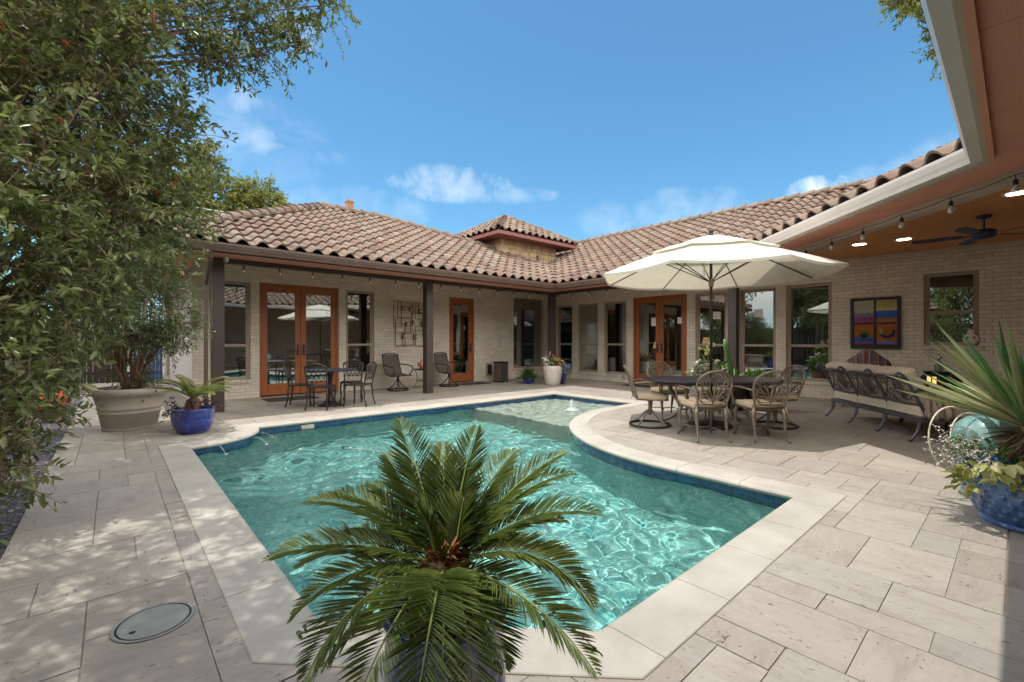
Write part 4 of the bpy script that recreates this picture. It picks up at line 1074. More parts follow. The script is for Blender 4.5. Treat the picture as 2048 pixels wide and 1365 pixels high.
mb = MB(); mb.lathe([(.001, .0), (.150, .0), (.168, .02), (.182, .12), (.188, .30), (.183, .43), (.188, .46), (.197, .475), (.196, .490), (.176, .490), (.170, .44), (.168, .40)], 48); mb.build('pot', 'cobalt', palm, smooth=True)
mb = MB(); mb.lathe([(.17, .425), (.12, .435), (.05, .45), (.001, .455)], 24); mb.build('soil', 'soil', palm)
mb = MB(); mb.lathe([(.075, .42), (.085, .48), (.08, .56), (.05, .62), (.001, .65)], 18, fn=lambda a, z: 1 + .08 * math.sin(9 * a + 60 * z)); tr = mb.build('trunk', 'redbark', palm)
P = []; D = []; U = []; Ls = []; Ws = []; R = []
for k in range(420):
    a = g.uniform(0, 2 * PI); z = g.uniform(.45, .65); r_ = .082 * (1 - max(0, (z - .55) / .12)); e = g.uniform(.2, 1.45)
    P.append((r_ * math.cos(a), r_ * math.sin(a), z)); D.append((math.cos(a) * math.cos(e), math.sin(a) * math.cos(e), math.sin(e))); U.append((0, 0, 1)); Ls.append(g.uniform(.03, .065)); Ws.append(g.uniform(.008, .014)); R.append(g.uniform(0, 1))
M['fuzz'] = leaf_mat('orange_leaf_base', [(0, (.14, .045, .015)), (.5, (.30, .10, .03)), (1, (.42, .20, .08))], .8, .1, (.4, .15, .05))
leaf_obj('leaf_bases', P, D, U, Ls, Ws, R, 'fuzz', tr)
FR = [(40, 80, .26, .2), (215, 72, .28, .4), (126, 56, .66, .62), (100, 66, .46, .5), (68, 66, .50, .45), (108, 48, .52, .75), (160, 44, .64, 1.15), (176, 36, .62, 1.2), (146, 46, .56, .9), (18, 40, .66, 1.0), (36, 48, .62, .95), (6, 42, .60, 1.25), (52, 55, .54, .8), (192, 26, .60, 1.3), (206, 14, .58, 1.3), (183, 18, .57, 1.25), (352, 30, .60, 1.8), (338, 22, .62, 1.5), (326, 8, .60, 1.3), (232, 18, .58, 1.5), (252, 8, .62, 1.5), (266, 20, .64, 1.8), (281, 14, .66, 1.85), (297, 3, .54, 1.4), (312, -6, .44, 1.0), (222, 0, .52, 1.1), (84, 54, .42, .6), (138, 33, .52, .9), (28, 26, .5, 1.1), (155, 24, .5, 1.1)]
for az, el, L, dr in FR:
    frond(palm, (.03 * math.cos(rad(az)), .03 * math.sin(rad(az)), .605), rad(az + g.uniform(-9, 9)), rad(el + 4 + g.uniform(-7, 7)), L * g.uniform(.74, .86), dr * g.uniform(.6, 1.0), g, tone=g.uniform(-.12, .2) + (.08 if el < 25 else 0))
# thin vine trailing out of the pot
mb = MB(); P = []; D = []; U = []; Ls = []; Ws = []; R = []
for k in range(9):
    a = rad(g.choice([150, 170, 190, 205, 345]) + g.uniform(-14, 14)); l = g.uniform(.16, .34); b = Vector((.15 * math.cos(a), .15 * math.sin(a), .47)); h = Vector((math.cos(a), math.sin(a), 0))
    pts = [b + h * l * t + Vector((g.normal() * .012, g.normal() * .012, .16 * t - .22 * t * t)) for t in (0, .2, .4, .6, .8, 1)]
    mb.tube(pts, .0016, 4)
    for p in pts[1:]:
        for q in range(3): P.append(p); D.append(g.normal(size=3)); U.append((0, 0, 1)); Ls.append(g.uniform(.018, .032)); Ws.append(g.uniform(.012, .02)); R.append(g.uniform(.2, .9))
vn = mb.build('vine', 'twig', palm); leaf_obj('vine_leaves', P, D, U, Ls, Ws, R, 'ficus', vn)

p2 = thing('potted_palm', 'small sago palm in a round cobalt pot on the rounded deck corner', 'potted plant', (.86, 7.80, 0), .3)
mb = MB(); mb.lathe([(.001, 0), (.16, 0), (.20, .03), (.25, .14), (.262, .22), (.255, .31), (.272, .335), (.27, .35), (.245, .35), (.24, .30)], 40); mb.build('pot', 'cobalt', p2, smooth=True)
mb = MB(); mb.lathe([(.245, .30), (.1, .33), (.001, .35)], 20); mb.build('soil', 'soil', p2)
mb = MB(); mb.lathe([(.09, .3), (.10, .38), (.08, .46), (.001, .52)], 14, fn=lambda a, z: 1 + .1 * math.sin(7 * a + 50 * z)); mb.build('trunk', 'redbark', p2)
for k in range(17):
    az = 2 * PI * k / 17 + g.uniform(-.15, .15); frond(p2, (0, 0, .48), az, rad(g.uniform(22, 66)), g.uniform(.46, .62), g.uniform(.6, 1.2), g, 34, .11, .011, tone=g.uniform(.1, .45))
M['purple'] = leaf_mat('purple_leaf', [(0, (.03, .018, .022)), (.6, (.075, .035, .045)), (1, (.16, .10, .08))], .5, .15, (.2, .05, .08))
P, D, U, L, W, R, tw = grow([((-.20, -.05, .36), (.16, .16, .10), 22), ((.20, .05, .36), (.16, .16, .10), 22), ((0, -.2, .37), (.18, .1, .08), 18)], g, (.035, .02), 9, .14)
kind(leaf_obj('groundcover', P, D, U, L, W, R, 'purple', p2), 'stuff')

# ---------------------------------------------------------------- big beige pot with a clipped shrub
fx, fy = .20, 8.84
fi = thing('potted_shrub', 'glossy many-stemmed shrub in a large beige ringed pot on the paving', 'potted plant', (fx, fy, 0))
fi.scale = (.93, .93, 1)
mb = MB(); mb.lathe([(.001, 0), (.345, 0), (.350, .02), (.345, .055), (.352, .06), (.385, .24), (.398, .25), (.398, .268), (.390, .275), (.398, .30), (.410, .31), (.412, .33), (.403, .34), (.452, .50), (.485, .515), (.497, .56), (.500, .60), (.485, .612), (.46, .60), (.45, .52)], 56); mb.build('pot', 'beigepot', fi, smooth=True)
mb = MB(); mb.lathe([(.46, .53), (.3, .56), (.001, .58)], 30); mb.build('soil', 'soil', fi)
g = np.random.default_rng(31); mb = MB()
for k in range(15):
    a = g.uniform(0, 2 * PI); r_ = g.uniform(.02, .16); b = Vector((r_ * math.cos(a), r_ * math.sin(a), .55)); h = Vector((math.cos(a), math.sin(a), 0))
    sp = g.uniform(.12, .5)
    pts = [b, b + h * sp * .25 + Vector((0, 0, .25)), b + h * sp * .6 + Vector((g.normal() * .03, g.normal() * .03, .55)), b + h * sp * 1.1 + Vector((g.normal() * .05, g.normal() * .05, .95)), b + h * sp * 1.25 + Vector((0, 0, 1.4))]
    mb.tube(pts, [.028, .024, .018, .012, .006], 7)
    mb.tube([pts[1], pts[1] + h * .1 + Vector((g.normal() * .12, g.normal() * .12, .35)), pts[1] + h * .2 + Vector((g.normal() * .2, g.normal() * .2, .75))], [.014, .01, .005], 6)
mb.build('stems', 'redbark', fi, smooth=True)
CL = [((0, 0, 1.75), (.62, .62, .6), 340), ((.45, -.35, 1.75), (.42, .42, .5), 210), ((-.35, .35, 1.8), (.4, .4, .5), 150), ((-.45, -.25, 1.55), (.42, .42, .42), 200), ((.1, .1, 2.35), (.5, .5, .42), 210), ((.42, .05, 2.2), (.36, .36, .4), 150), ((-.4, 0, 2.25), (.38, .38, .4), 150), ((.5, -.3, 1.35), (.26, .26, .24), 80), ((-.1, -.5, 1.4), (.35, .3, .26), 110), ((.72, -.30, 1.62), (.16, .16, .16), 34), ((.05, -.1, .78), (.30, .30, .15), 60)]
P, D, U, L, W, R, tw = grow(CL, g, (.046, .02), 12, .26, .25)
leaf_obj('crown', P, D, U, L, W, R, 'ficus', fi); twig_obj('twigs', tw, .003, 'twig', fi)

# ---------------------------------------------------------------- yucca in the wide blue pot, right foreground
g = np.random.default_rng(15)
yx, yy = site(3.68, 3.16)
yu = thing('potted_yucca', 'spiky variegated yucca in a wide mottled blue basket-pattern pot on the sunny paving', 'potted plant', (yx, yy, 0), AX)
def dimp(a, z): return 1 + (  .05 * (max(0, math.sin(26 * a + (PI if int(z / .052) % 2 else 0))) * abs(math.sin(z / .052 * PI))) if .05 < z < .30 else 0)
prof = [(.001, 0), (.315, 0), (.325, .012), (.322, .03), (.312, .04)] + [(.315 + .125 * math.sin(min(1, (z - .04) / .30) * PI / 2), z) for z in np.linspace(.045, .31, 44)] + [(.448, .315), (.440, .33), (.448, .342), (.440, .352), (.452, .368), (.458, .382), (.45, .392), (.42, .39), (.41, .34)]
mb = MB(); mb.lathe([(r * .88, z) for r, z in prof], 208, fn=dimp); mb.build('pot', 'bluepot', yu, smooth=True)
mb = MB(); mb.lathe([(.375, .35), (.2, .37), (.001, .39)], 30); mb.build('soil', 'soil', yu)
mb = MB(); mb.tube([(0, 0, .34), (.02, .02, .5), (.02, .04, .70)], [.07, .065, .055], 12); mb.build('trunk', 'bark', yu)
P = []; D = []; U = []; Ls = []; Ws = []; R = []
for k in range(84):
    a = g.uniform(0, 2 * PI); e = rad(g.uniform(14, 84)); P.append((.02 + .03 * math.cos(a), .04 + .03 * math.sin(a), .66 + .06 * g.random()))
    D.append((math.cos(a) * math.cos(e), math.sin(a) * math.cos(e), math.sin(e))); U.append((g.normal() * .35, g.normal() * .35, 1)); Ls.append(g.uniform(.55, .86)); Ws.append(g.uniform(.028, .05)); R.append(min(1, max(0, g.uniform(.05, .95) * (1.0 if e < 1 else .6))))
for k in range(15):
    a = g.uniform(rad(150), rad(215)); e = rad(g.uniform(20, 58)); P.append((.0, .04, .68)); D.append((math.cos(a) * math.cos(e), math.sin(a) * math.cos(e), math.sin(e))); U.append((g.normal() * .4, g.normal() * .4, 1)); Ls.append(g.uniform(.7, .98)); Ws.append(g.uniform(.016, .036)); R.append(g.uniform(.55, 1))
leaf_obj('sword_leaves', P, D, U, Ls, Ws, R, 'yucca', yu, curl=.06)
P = []; D = []; U = []; Ls = []; Ws = []; R = []
for k in range(170):
    a = g.uniform(0, 2 * PI); e = rad(g.uniform(-62, 6)); P.append((.02 + .05 * math.cos(a), .03 + .05 * math.sin(a), g.uniform(.54, .68))); D.append((math.cos(a) * math.cos(e), math.sin(a) * math.cos(e), math.sin(e))); U.append((g.normal() * .5, g.normal() * .5, 1)); Ls.append(g.uniform(.12, .24)); Ws.append(g.uniform(.012, .024)); R.append(g.uniform(0, 1))
leaf_obj('dry_skirt', P, D, U, Ls, Ws, R, 'drybrown', yu)
P, D, U, L, W, R, tw = grow([((-.37, -.06, .43), (.10, .14, .07), 12), ((-.30, -.26, .39), (.10, .10, .07), 8), ((-.40, .0, .34), (.06, .10, .06), 5)], g, (.085, .055), 5, .09, .3, upb=.1)
leaf_obj('pale_vine', P, D, U, L, W, R, 'chart', yu)
P, D, U, L, W, R, tw = grow([((.1, -.30, .42), (.3, .14, .06), 60), ((.2, .1, .42), (.2, .2, .06), 40), ((-.2, .1, .44), (.15, .2, .07), 30)], g, (.05, .025), 9, .14)
kind(leaf_obj('groundcover', P, D, U, L, W, R, 'bright', yu), 'stuff')
P, D, U, L, W, R, tw = grow([((-.42, .12, .50), (.14, .14, .10), 40), ((-.5, -.05, .46), (.10, .10, .08), 22)], g, (.016, .014), 9, .13, .1)
kind(leaf_obj('flower_spray', P, D, U, L, W, R, 'petal', yu), 'stuff'); twig_obj('flower_stems', tw, .0018, 'fernstem' if 'fernstem' in M else 'twig', yu)

jx, jy = site(3.92, 3.72)
jar = thing('glazed_jar', 'pale teal round glazed jar with looping cane handles behind the blue yucca pot', 'jar', (jx, jy, 0), AX)
mb = MB(); mb.lathe([(.001, 0), (.14, 0), (.15, .03), (.17, .2), (.195, .34)] + [(.215 * math.cos(t), .48 + .215 * math.sin(t)) for t in np.linspace(-.6, 1.2, 16)] + [(.08, .70), (.085, .73), (.06, .73)], 40); mb.build('jar_body', 'teal', jar, smooth=True)
for sg, ox in ((1, -.30), (.8, -.16)):
    mb = MB(); mb.tube([(ox - .02 + .20 * math.cos(t) * sg, -.05 + .02 * math.sin(t), .50 + .26 * math.sin(t) * sg) for t in np.linspace(1.2, 4.4, 20)], .007, 6); mb.build('handle', 'candle', jar, smooth=True)

# ---------------------------------------------------------------- smaller potted plants
def pot_thing(name, label, loc, prof, mat, cat='potted plant', n=32, group=None, fn=None, soil=None):
    t = thing(name, label, cat, loc, 0, group); mb = MB(); mb.lathe(prof, n, fn=fn); mb.build('pot', mat, t, smooth=True)
    if soil: mb = MB(); mb.lathe([(soil[0], soil[1]), (.001, soil[1] + .02)], 20); mb.build('soil', 'soil', t)
    return t
g = np.random.default_rng(19)
t = pot_thing('potted_flowers', 'tall white textured planter of tropical peach flowers by the corner post', (9.80, 9.22, 0), [(.001, 0), (.20, 0), (.22, .03), (.26, .25), (.285, .45), (.29, .56), (.275, .57), (.26, .55), (.255, .5)], 'whitepot', n=72, fn=lambda a, z: 1 + .012 * math.sin(18 * a + 40 * z) * math.sin(60 * z), soil=(.26, .5))
for (c, r, k, mt, lf) in (((0, 0, .62), (.22, .22, .10), 30, 'bright', (.13, .06)), ((.05, -.05, .70), (.16, .16, .09), 12, 'orangepetal', (.11, .075)), ((-.15, .0, .72), (.08, .08, .10), 7, 'petal', (.15, .05))):
    P, D, U, L, W, R, tw = grow([(c, r, k)], g, lf, 5, .1); leaf_obj({'bright': 'foliage', 'orangepetal': 'peach_blooms', 'petal': 'pale_blooms'}[mt], P, D, U, L, W, R, mt, t)
t = pot_thing('potted_fern', 'bushy dark green fern in a low pot beside the white planter', (9.52, 9.95, 0), [(.001, 0), (.15, 0), (.19, .14), (.2, .17), (.17, .17)], 'cobalt', soil=(.17, .15))
P = []; D = []; U = []; Ls = []; Ws = []; R = []
for k in range(110):
    a = g.uniform(0, 2 * PI); e = rad(g.uniform(15, 85)); l = g.uniform(.34, .56); b = np.array([0, 0, .15])
    for j in range(12):
        s_ = (j + 1) / 12; p = b + np.array([math.cos(a) * math.cos(e), math.sin(a) * math.cos(e), math.sin(e)]) * l * s_ - np.array([0, 0, .16 * s_ * s_])
        for sg in (-1, 1): P.append(p); D.append((-math.sin(a) * sg + .4 * math.cos(a), math.cos(a) * sg + .4 * math.sin(a), -.1)); U.append((0, 0, 1)); Ls.append(.075 * (1.1 - .7 * s_)); Ws.append(.026); R.append(g.uniform(0, 1))
leaf_obj('foliage', P, D, U, Ls, Ws, R, 'fern', t)
t = pot_thing('potted_flowers', 'small cobalt pot of blue and pink flowers half hidden behind the white planter', (10.22, 9.28, 0), [(.001, 0), (.13, 0), (.17, .22), (.19, .28), (.19, .31), (.16, .30)], 'cobalt', soil=(.17, .28))
for (mt, k, lf) in (('bright', 22, (.06, .035)), ('bluepetal', 26, (.05, .04))):
    P, D, U, L, W, R, tw = grow([((.06, -.1, .47 if mt == 'bluepetal' else .38), (.18, .18, .13), k)], g, lf, 6, .1); leaf_obj('foliage' if mt == 'bright' else 'blooms', P, D, U, L, W, R, mt, t)
# plants grouped by the right-hand post
x, y = site(4.18, 8.55)
t = pot_thing('potted_cactus', 'tall green candle cactus with paddle leaves in a dark pot by the right post', (x, y, 0), [(.001, 0), (.17, 0), (.2, .05), (.24, .4), (.26, .44), (.26, .47), (.23, .46)], 'iron', soil=(.24, .43))
mb = MB(); mb.tube([(.02, 0, .44), (.0, .02, .75), (-.06, .05, 1.0), (-.10, .08, 1.22), (-.115, .09, 1.34)], [.034, .044, .045, .043, .02], 6); mb.build('stem', simple('cactus_skin', (.12, .27, .08), .5, var=.25, vs=14), t, smooth=True)
P = []; D = []; U = []; Ls = []; Ws = []; R = []
for k in range(26):
    a = g.uniform(0, 2 * PI); e = rad(g.uniform(20, 85)); P.append((.04 * math.cos(a), .04 * math.sin(a), .45)); D.append((math.cos(a) * math.cos(e), math.sin(a) * math.cos(e), math.sin(e))); U.append((0, 0, 1)); Ls.append(g.uniform(.28, .46)); Ws.append(g.uniform(.07, .10)); R.append(g.uniform(.2, .8))
leaf_obj('leaves', P, D, U, Ls, Ws, R, 'bright', t, curl=.1)
x, y = site(4.65, 8.5)
t = pot_thing('potted_succulent', 'clump of upright yellow green succulents in a dark pot right of the cactus', (x, y, 0), [(.001, 0), (.17, 0), (.2, .05), (.25, .36), (.26, .42), (.23, .42)], 'iron', soil=(.24, .39))
P = []; D = []; U = []; Ls = []; Ws = []; R = []
for k in range(60):
    a = g.uniform(0, 2 * PI); r_ = .18 * math.sqrt(g.random()); e = rad(g.uniform(58, 90)); P.append((r_ * math.cos(a), r_ * math.sin(a), .4)); D.append((math.cos(a) * math.cos(e), math.sin(a) * math.cos(e), math.sin(e))); U.append((g.normal(), g.normal(), .3)); Ls.append(g.uniform(.2, .44)); Ws.append(g.uniform(.05, .085)); R.append(g.uniform(.3, 1))
leaf_obj('leaves', P, D, U, Ls, Ws, R, 'bright', t)
x, y = site(3.74, 8.6)
t = pot_thing('potted_flowers', 'bushy plant with white blossoms and one yellow flower behind the dining table', (x, y, 0), [(.001, 0), (.17, 0), (.2, .05), (.25, .36), (.26, .42), (.23, .42)], 'tanclay', soil=(.24, .39))
for (mt, c, r, k, lf, nm) in (('bright', (0, 0, .62), (.3, .3, .22), 60, (.15, .05), 'leaves'), ('petal', (-.06, -.05, .78), (.28, .26, .18), 34, (.07, .05), 'blossoms'), ('chart', (.02, 0, 1.16), (.05, .05, .04), 12, (.06, .05), 'yellow_flower')):
    P, D, U, L, W, R, tw = grow([(c, r, k)], g, lf, 6, .14); leaf_obj(nm, P, D, U, L, W, R, mt, t)
mb = MB(); mb.tube([(0, 0, .5), (.01, 0, .85), (.02, 0, 1.13)], .007, 6); mb.build('stem', 'rachis', t)
# orange vase and pale yucca in the pebble bed
t = thing('vase', 'orange and tan glazed vase standing on the dark pebbles', 'vase', (-.72, 10.5, 0))
mb = MB(); mb.lathe([(.001, 0), (.13, 0), (.17, .06), (.20, .16), (.205, .21)], 28); mb.build('vase_foot', 'tanclay', t, smooth=True)
mb = MB(); mb.lathe([(.205, .21), (.20, .30), (.17, .40), (.12, .48), (.085, .53), (.08, .57), (.10, .60), (.085, .60), (.07, .56)], 28); mb.build('vase_body', 'orangepot', t, smooth=True)
t = thing('pale_yucca', 'pale sword-leaved yucca poking out of the holly at the left edge', 'plant', (-1.15, 5.75, 0)); P = []; D = []; U = []; Ls = []; Ws = []; R = []
for k in range(34):
    a = g.uniform(0, 2 * PI); e = rad(g.uniform(-12, 60)); P.append((0, 0, .45)); D.append((math.cos(a) * math.cos(e), math.sin(a) * math.cos(e), math.sin(e))); U.append((g.normal() * .3, g.normal() * .3, 1)); Ls.append(g.uniform(.5, .85)); Ws.append(g.uniform(.02, .035)); R.append(g.uniform(.75, 1))
leaf_obj('sword_leaves', P, D, U, Ls, Ws, R, 'yucca', t, curl=.05); mb = MB(); mb.tube([(0, 0, -.03), (0, 0, .46)], .05, 8); mb.build('trunk', 'bark', t)
# ================================================================ FURNITURE
def rbox(name, mat, parent, x0, x1, y0, y1, z0, z1, bev=.03, seg=3, puff=0.):
    """upholstery: a rounded, slightly puffed box"""
    mb = MB(); n = 6
    if puff:
        bm = bmesh.new(); bmesh.ops.create_cube(bm, size=1); bmesh.ops.subdivide_edges(bm, edges=bm.edges[:], cuts=7, use_grid_fill=True)
        for v in bm.verts:
            x, y, z = v.co; k = (1 - (2 * x) ** 4) * (1 - (2 * y) ** 4) if abs(z) > .499 else 0
            v.co = Vector(((x0 + x1) / 2 + x * (x1 - x0), (y0 + y1) / 2 + y * (y1 - y0), (z0 + z1) / 2 + z * (z1 - z0) + (puff * k if z > 0 else 0)))
        me = bpy.data.meshes.new(name); bm.to_mesh(me); bm.free(); me.materials.append(M[mat]); me.polygons.foreach_set('use_smooth', [True] * len(me.polygons))
        o = bpy.data.objects.new(name, me); COL.objects.link(o); o.parent = parent
        b = o.modifiers.new('bevel', 'BEVEL'); b.width = bev; b.segments = seg; b.limit_method = 'ANGLE'; b.angle_limit = rad(50); return o
    mb.box(x0, x1, y0, y1, z0, z1); return mb.build(name, mat, parent, bevel=bev, seg=seg, smooth=False)

def back_curves():
    """cast lattice of the dining chair: (curve, radius) in the (a, h) plane of the back"""
    C = []
    for s in (-1, 1):
        C.append(([(s * x, h) for x, h in spiral((.095, .10), .075, .012, -1.9, 4.2, 16)], .0062))
        C.append(([(s * x, h) for x, h in bez((.02, .03), (.12, .02), (.20, .06), (.185, .17))], .0062))
        C.append(([(s * x, h) for x, h in spiral((.150, .20), .05, .01, -1.4, 4.0, 12)], .0055))
        C.append(([(s * x, h) for x, h in bez((.0, .04), (.05, .16), (.15, .22), (.20, .31))], .006))
        C.append(([(s * x, h) for x, h in bez((.0, .04), (.02, .16), (.10, .27), (.135, .34))], .006))
        for (a, l, w) in ((12, .30, .030), (34, .27, .030), (55, .23, .028), (78, .19, .025)):
            ca, sa = math.cos(rad(90 - a)), math.sin(rad(90 - a))
            lp = []
            for t in np.linspace(0, 2 * PI, 13):
                r_ = l * (.56 - .44 * math.cos(t)); q = w * math.sin(t) * (.6 + .4 * (r_ / l)); lp.append((s * (r_ * ca + q * sa), .06 + r_ * sa - q * ca))
            C.append((lp, .0048))
    C.append(([(x, h) for x, h in bez((0, .02), (.004, .15), (-.004, .28), (0, .38))], .006))
    n = 17
    for i in range(n):
        t = rad(12 + 156 * i / (n - 1)); C.append(([(.165 * math.cos(t), .265 + .125 * math.sin(t)), (.212 * math.cos(t), .278 + .172 * math.sin(t))], .0068))
    C.append(([(.165 * math.cos(t), .265 + .125 * math.sin(t)) for t in np.linspace(rad(8), rad(172), 20)], .0055))
    return C
def back_pt(a, h): return (a, -.215 - .13 * h / .45 - .035 * (1 - (a / .24) ** 2), .455 + h)
def arch_outline():
    L = bez((-.185, -.02), (-.19, .1), (-.24, .2), (-.228, .29), 8) + [(.228 * math.cos(t), .29 + .175 * math.sin(t)) for t in np.linspace(PI, 0, 17)][1:] + bez((.228, .29), (.24, .2), (.19, .1), (.185, -.02), 8)[1:]
    return L
def dining_chair(swivel, label, mat='bronze'):
    t = thing('dining_chair', label, 'chair', (0, 0, 0), 0, 'cast dining chairs round the oblong table')
    mb = MB(); mb.tube([back_pt(a, h) for a, h in arch_outline()], .0155, 8); mb.tube([back_pt(-.185, 0), back_pt(0, -.005), back_pt(.185, 0)], .012, 8); mb.build('back_frame', mat, t, smooth=True)
    mb = MB()
    for c, r in back_curves(): mb.tube([back_pt(a, h) for a, h in c], r, 5)
    mb.build('back_lattice', mat, t, smooth=True)
    mb = MB(); mb.prism([(-.20, -.22), (.20, -.22), (.245, .20), (.20, .245), (-.20, .245), (-.245, .20)], .405, .432); mb.build('seat', mat, t, bevel=.01)
    rbox('cushion', 'cushion', t, -.225, .225, -.205, .235, .434, .486, .022, 3, .016)
    mb = MB()
    for s in (-1, 1): mb.tube([(s * x, -.23 + y, z) for x, y, z in ((.17, 0, .47), (.20, -.01, .44), (.215, -.02, .38))], .006, 5)
    mb.build('cushion_tie', 'cushion', t)
    for s in (-1, 1):
        mb = MB(); mb.tube(bez((s * .212, -.275, .66), (s * .27, -.16, .69), (s * .30, .02, .70), (s * .285, .17, .675), 10) + bez((s * .285, .17, .675), (s * .28, .25, .655), (s * .275, .24, .58), (s * .25, .20, .42), 8)[1:], [.013] * 11 + [.014] * 8, 7); mb.build('armrest', mat, t, smooth=True)
    if not swivel:
        for s in (-1, 1):
            mb = MB(); mb.tube([(s * .205, .20, .41), (s * .232, .225, .33), (s * .222, .22, .20), (s * .212, .215, .08), (s * .228, .24, .025), (s * .236, .258, .012)], [.026, .030, .020, .013, .014, .016], 8); mb.build('leg', mat, t, smooth=True)
            mb = MB(); mb.tube([(s * .182, -.205, .44), (s * .200, -.225, .33), (s * .192, -.235, .19), (s * .196, -.265, .07), (s * .212, -.295, .02), (s * .222, -.312, .012)], [.028, .028, .020, .013, .014, .016], 8); mb.build('leg', mat, t, smooth=True)
        mb = MB(); mb.tube(bez((.212, .21, .14), (.06, .05, .15), (.06, -.08, .15), (.195, -.25, .12)), .008, 6); mb.tube(bez((-.212, .21, .14), (-.06, .05, .15), (-.06, -.08, .15), (-.195, -.25, .12)), .008, 6); mb.tube([(-.105, -.01, .147), (.105, -.01, .147)], .008, 6); mb.build('stretcher', mat, t, smooth=True)
    else:
        mb = MB(); mb.tube([(.30 * math.cos(a), .30 * math.sin(a), .018) for a in np.linspace(0, 2 * PI, 37)[:-1]], .017, 8, closed=True); mb.build('base_ring', 'iron', t, smooth=True)
        for k in range(4):
            a = PI / 4 + k * PI / 2; ca, sa = math.cos(a), math.sin(a)
            mb = MB(); mb.tube(bez((.03 * ca, .03 * sa, .23), (.10 * ca, .10 * sa, .22), (.15 * ca, .15 * sa, .10), (.30 * ca, .30 * sa, .03)), .014, 7); mb.build('leg', mat, t, smooth=True)
        mb = MB(); mb.lathe([(.001, .16), (.04, .17), (.03, .2), (.036, .24), (.026, .28), (.028, .36), (.06, .385), (.09, .405)], 16); mb.build('pedestal', mat, t, smooth=True)
    return t
D1 = dining_chair(False, 'cast metal dining chair with lattice back toward us, left one of the front pair'); D1.location = (*site(2.57, 6.05), 0); D1.rotation_euler = (0, 0, AX + rad(3))
GRP = 'cast dining chairs round the oblong table'
dup(D1, (*site(3.32, 6.02), 0), AX - rad(2), 'cast metal dining chair with lattice back toward us, right one of the front pair', GRP)
dup(D1, (*site(2.70, 7.78), 0), AX + PI + rad(8), 'cast dining chair across the table in front of the orange double doors', GRP)
dup(D1, (*site(3.46, 7.72), 0), AX + PI - rad(4), 'cast dining chair across the table before the white blossoms', GRP)
D2 = dining_chair(True, 'swivel dining chair on a ring base at the pool end of the table'); D2.location = (*site(2.13, 6.95), 0); D2.rotation_euler = (0, 0, AX - PI / 2 + rad(-8))
dup(D2, (*site(4.02, 6.88), 0), AX + PI / 2 + rad(10), 'swivel dining chair on a ring base at the sofa end of the table', GRP)

tb = thing('dining_table', 'long dark metal dining table with cut corners under the cream parasol', 'table', (*site(3.05, 6.85), 0), AX)
oc = [(-1.0, -.28), (-.62, -.56), (.62, -.56), (1.0, -.28), (1.0, .28), (.62, .56), (-.62, .56), (-1.0, .28)]
mb = MB(); mb.prism(oc, .70, .728); mb.prism([(x * .94, y * .92) for x, y in oc], .67, .699); mb.build('tabletop', 'tabletop', tb, bevel=.008)
for sx in (-1, 1):
    for sy in (-1, 1):
        mb = MB(); mb.tube(bez((sx * .50, sy * .30, .67), (sx * .60, sy * .36, .50), (sx * .36, sy * .18, .34), (sx * .42, sy * .24, .20)) + bez((sx * .42, sy * .24, .20), (sx * .46, sy * .28, .10), (sx * .56, sy * .36, .06), (sx * .62, sy * .40, .02))[1:], [.026] * 8 + [.022] * 13, 8); mb.build('leg', 'bronze', tb, smooth=True)
mb = MB(); mb.tube(bez((-.42, -.24, .22), (-.1, -.05, .3), (.1, .05, .3), (.42, .24, .22)), .013, 6); mb.tube(bez((-.42, .24, .22), (-.1, .05, .3), (.1, -.05, .3), (.42, -.24, .22)), .013, 6); mb.build('stretcher', 'bronze', tb, smooth=True)

# parasol
um = thing('parasol', 'large cream parasol with a double vented top over the dining table', 'parasol', (*site(3.03, 6.85), 0), AX + rad(6))
NS = 8
def canopy(r0, z0, r1, z1, sag, name, edge=None, val=None, rings=7):
    mb = MB(); sub = 6; n = NS * sub; vs = []; fs = []
    for k in range(rings + 1):
        t = k / rings; r = r0 + (r1 - r0) * t; z = z0 + (z1 - z0) * t - sag * 4 * t * (1 - t) * .25 + .015 * math.sin(PI * t)
        for j in range(n):
            a = 2 * PI * j / n; f = (j % sub) / sub; w = 2 * PI / NS
            poly = math.cos(w / 2) / math.cos(w * f - w / 2)
            dip = math.sin(PI * f) * .035 * t * (1 if r1 > 1 else .4)
            vs.append((r * poly * math.cos(a), r * poly * math.sin(a), z - dip))
    for k in range(rings):
        for j in range(n): fs.append((k * n + j, k * n + (j + 1) % n, (k + 1) * n + (j + 1) % n, (k + 1) * n + j))
    mb.add(vs, fs); return mb.build(name, 'canvas', um, smooth=False)
cn = canopy(.62, 2.70, 1.68, 2.30, .03, 'canopy'); canopy(.28, 2.83, .92, 2.635, .02, 'upper_vent', rings=4); canopy(.03, 2.905, .40, 2.805, .01, 'top_vent', rings=3)
mb = MB(); n = NS * 6; R_ = []
for j in range(n):
    a = 2 * PI * j / n; f = (j % 6) / 6; w = 2 * PI / NS; poly = math.cos(w / 2) / math.cos(w * f - w / 2); R_.append((1.682 * poly * math.cos(a), 1.682 * poly * math.sin(a), 2.30 - .035 * math.sin(PI * f)))
for j in range(n): a, b = R_[j], R_[(j + 1) % n]; mb.quad(a, b, (b[0] * .999, b[1] * .999, b[2] - .035), (a[0] * .999, a[1] * .999, a[2] - .035))
mb.build('valance', 'canvas', cn)
mb = MB(); mb.tube([(0, 0, .1), (0, 0, 2.92)], .022, 12); mb.build('pole', 'iron', um, smooth=True)
mb = MB(); mb.lathe([(.001, 2.90), (.035, 2.90), (.035, 2.93), (.025, 2.94), (.034, 2.95), (.034, 3.0), (.001, 3.005)], 16); mb.build('finial', 'iron', um, smooth=True)
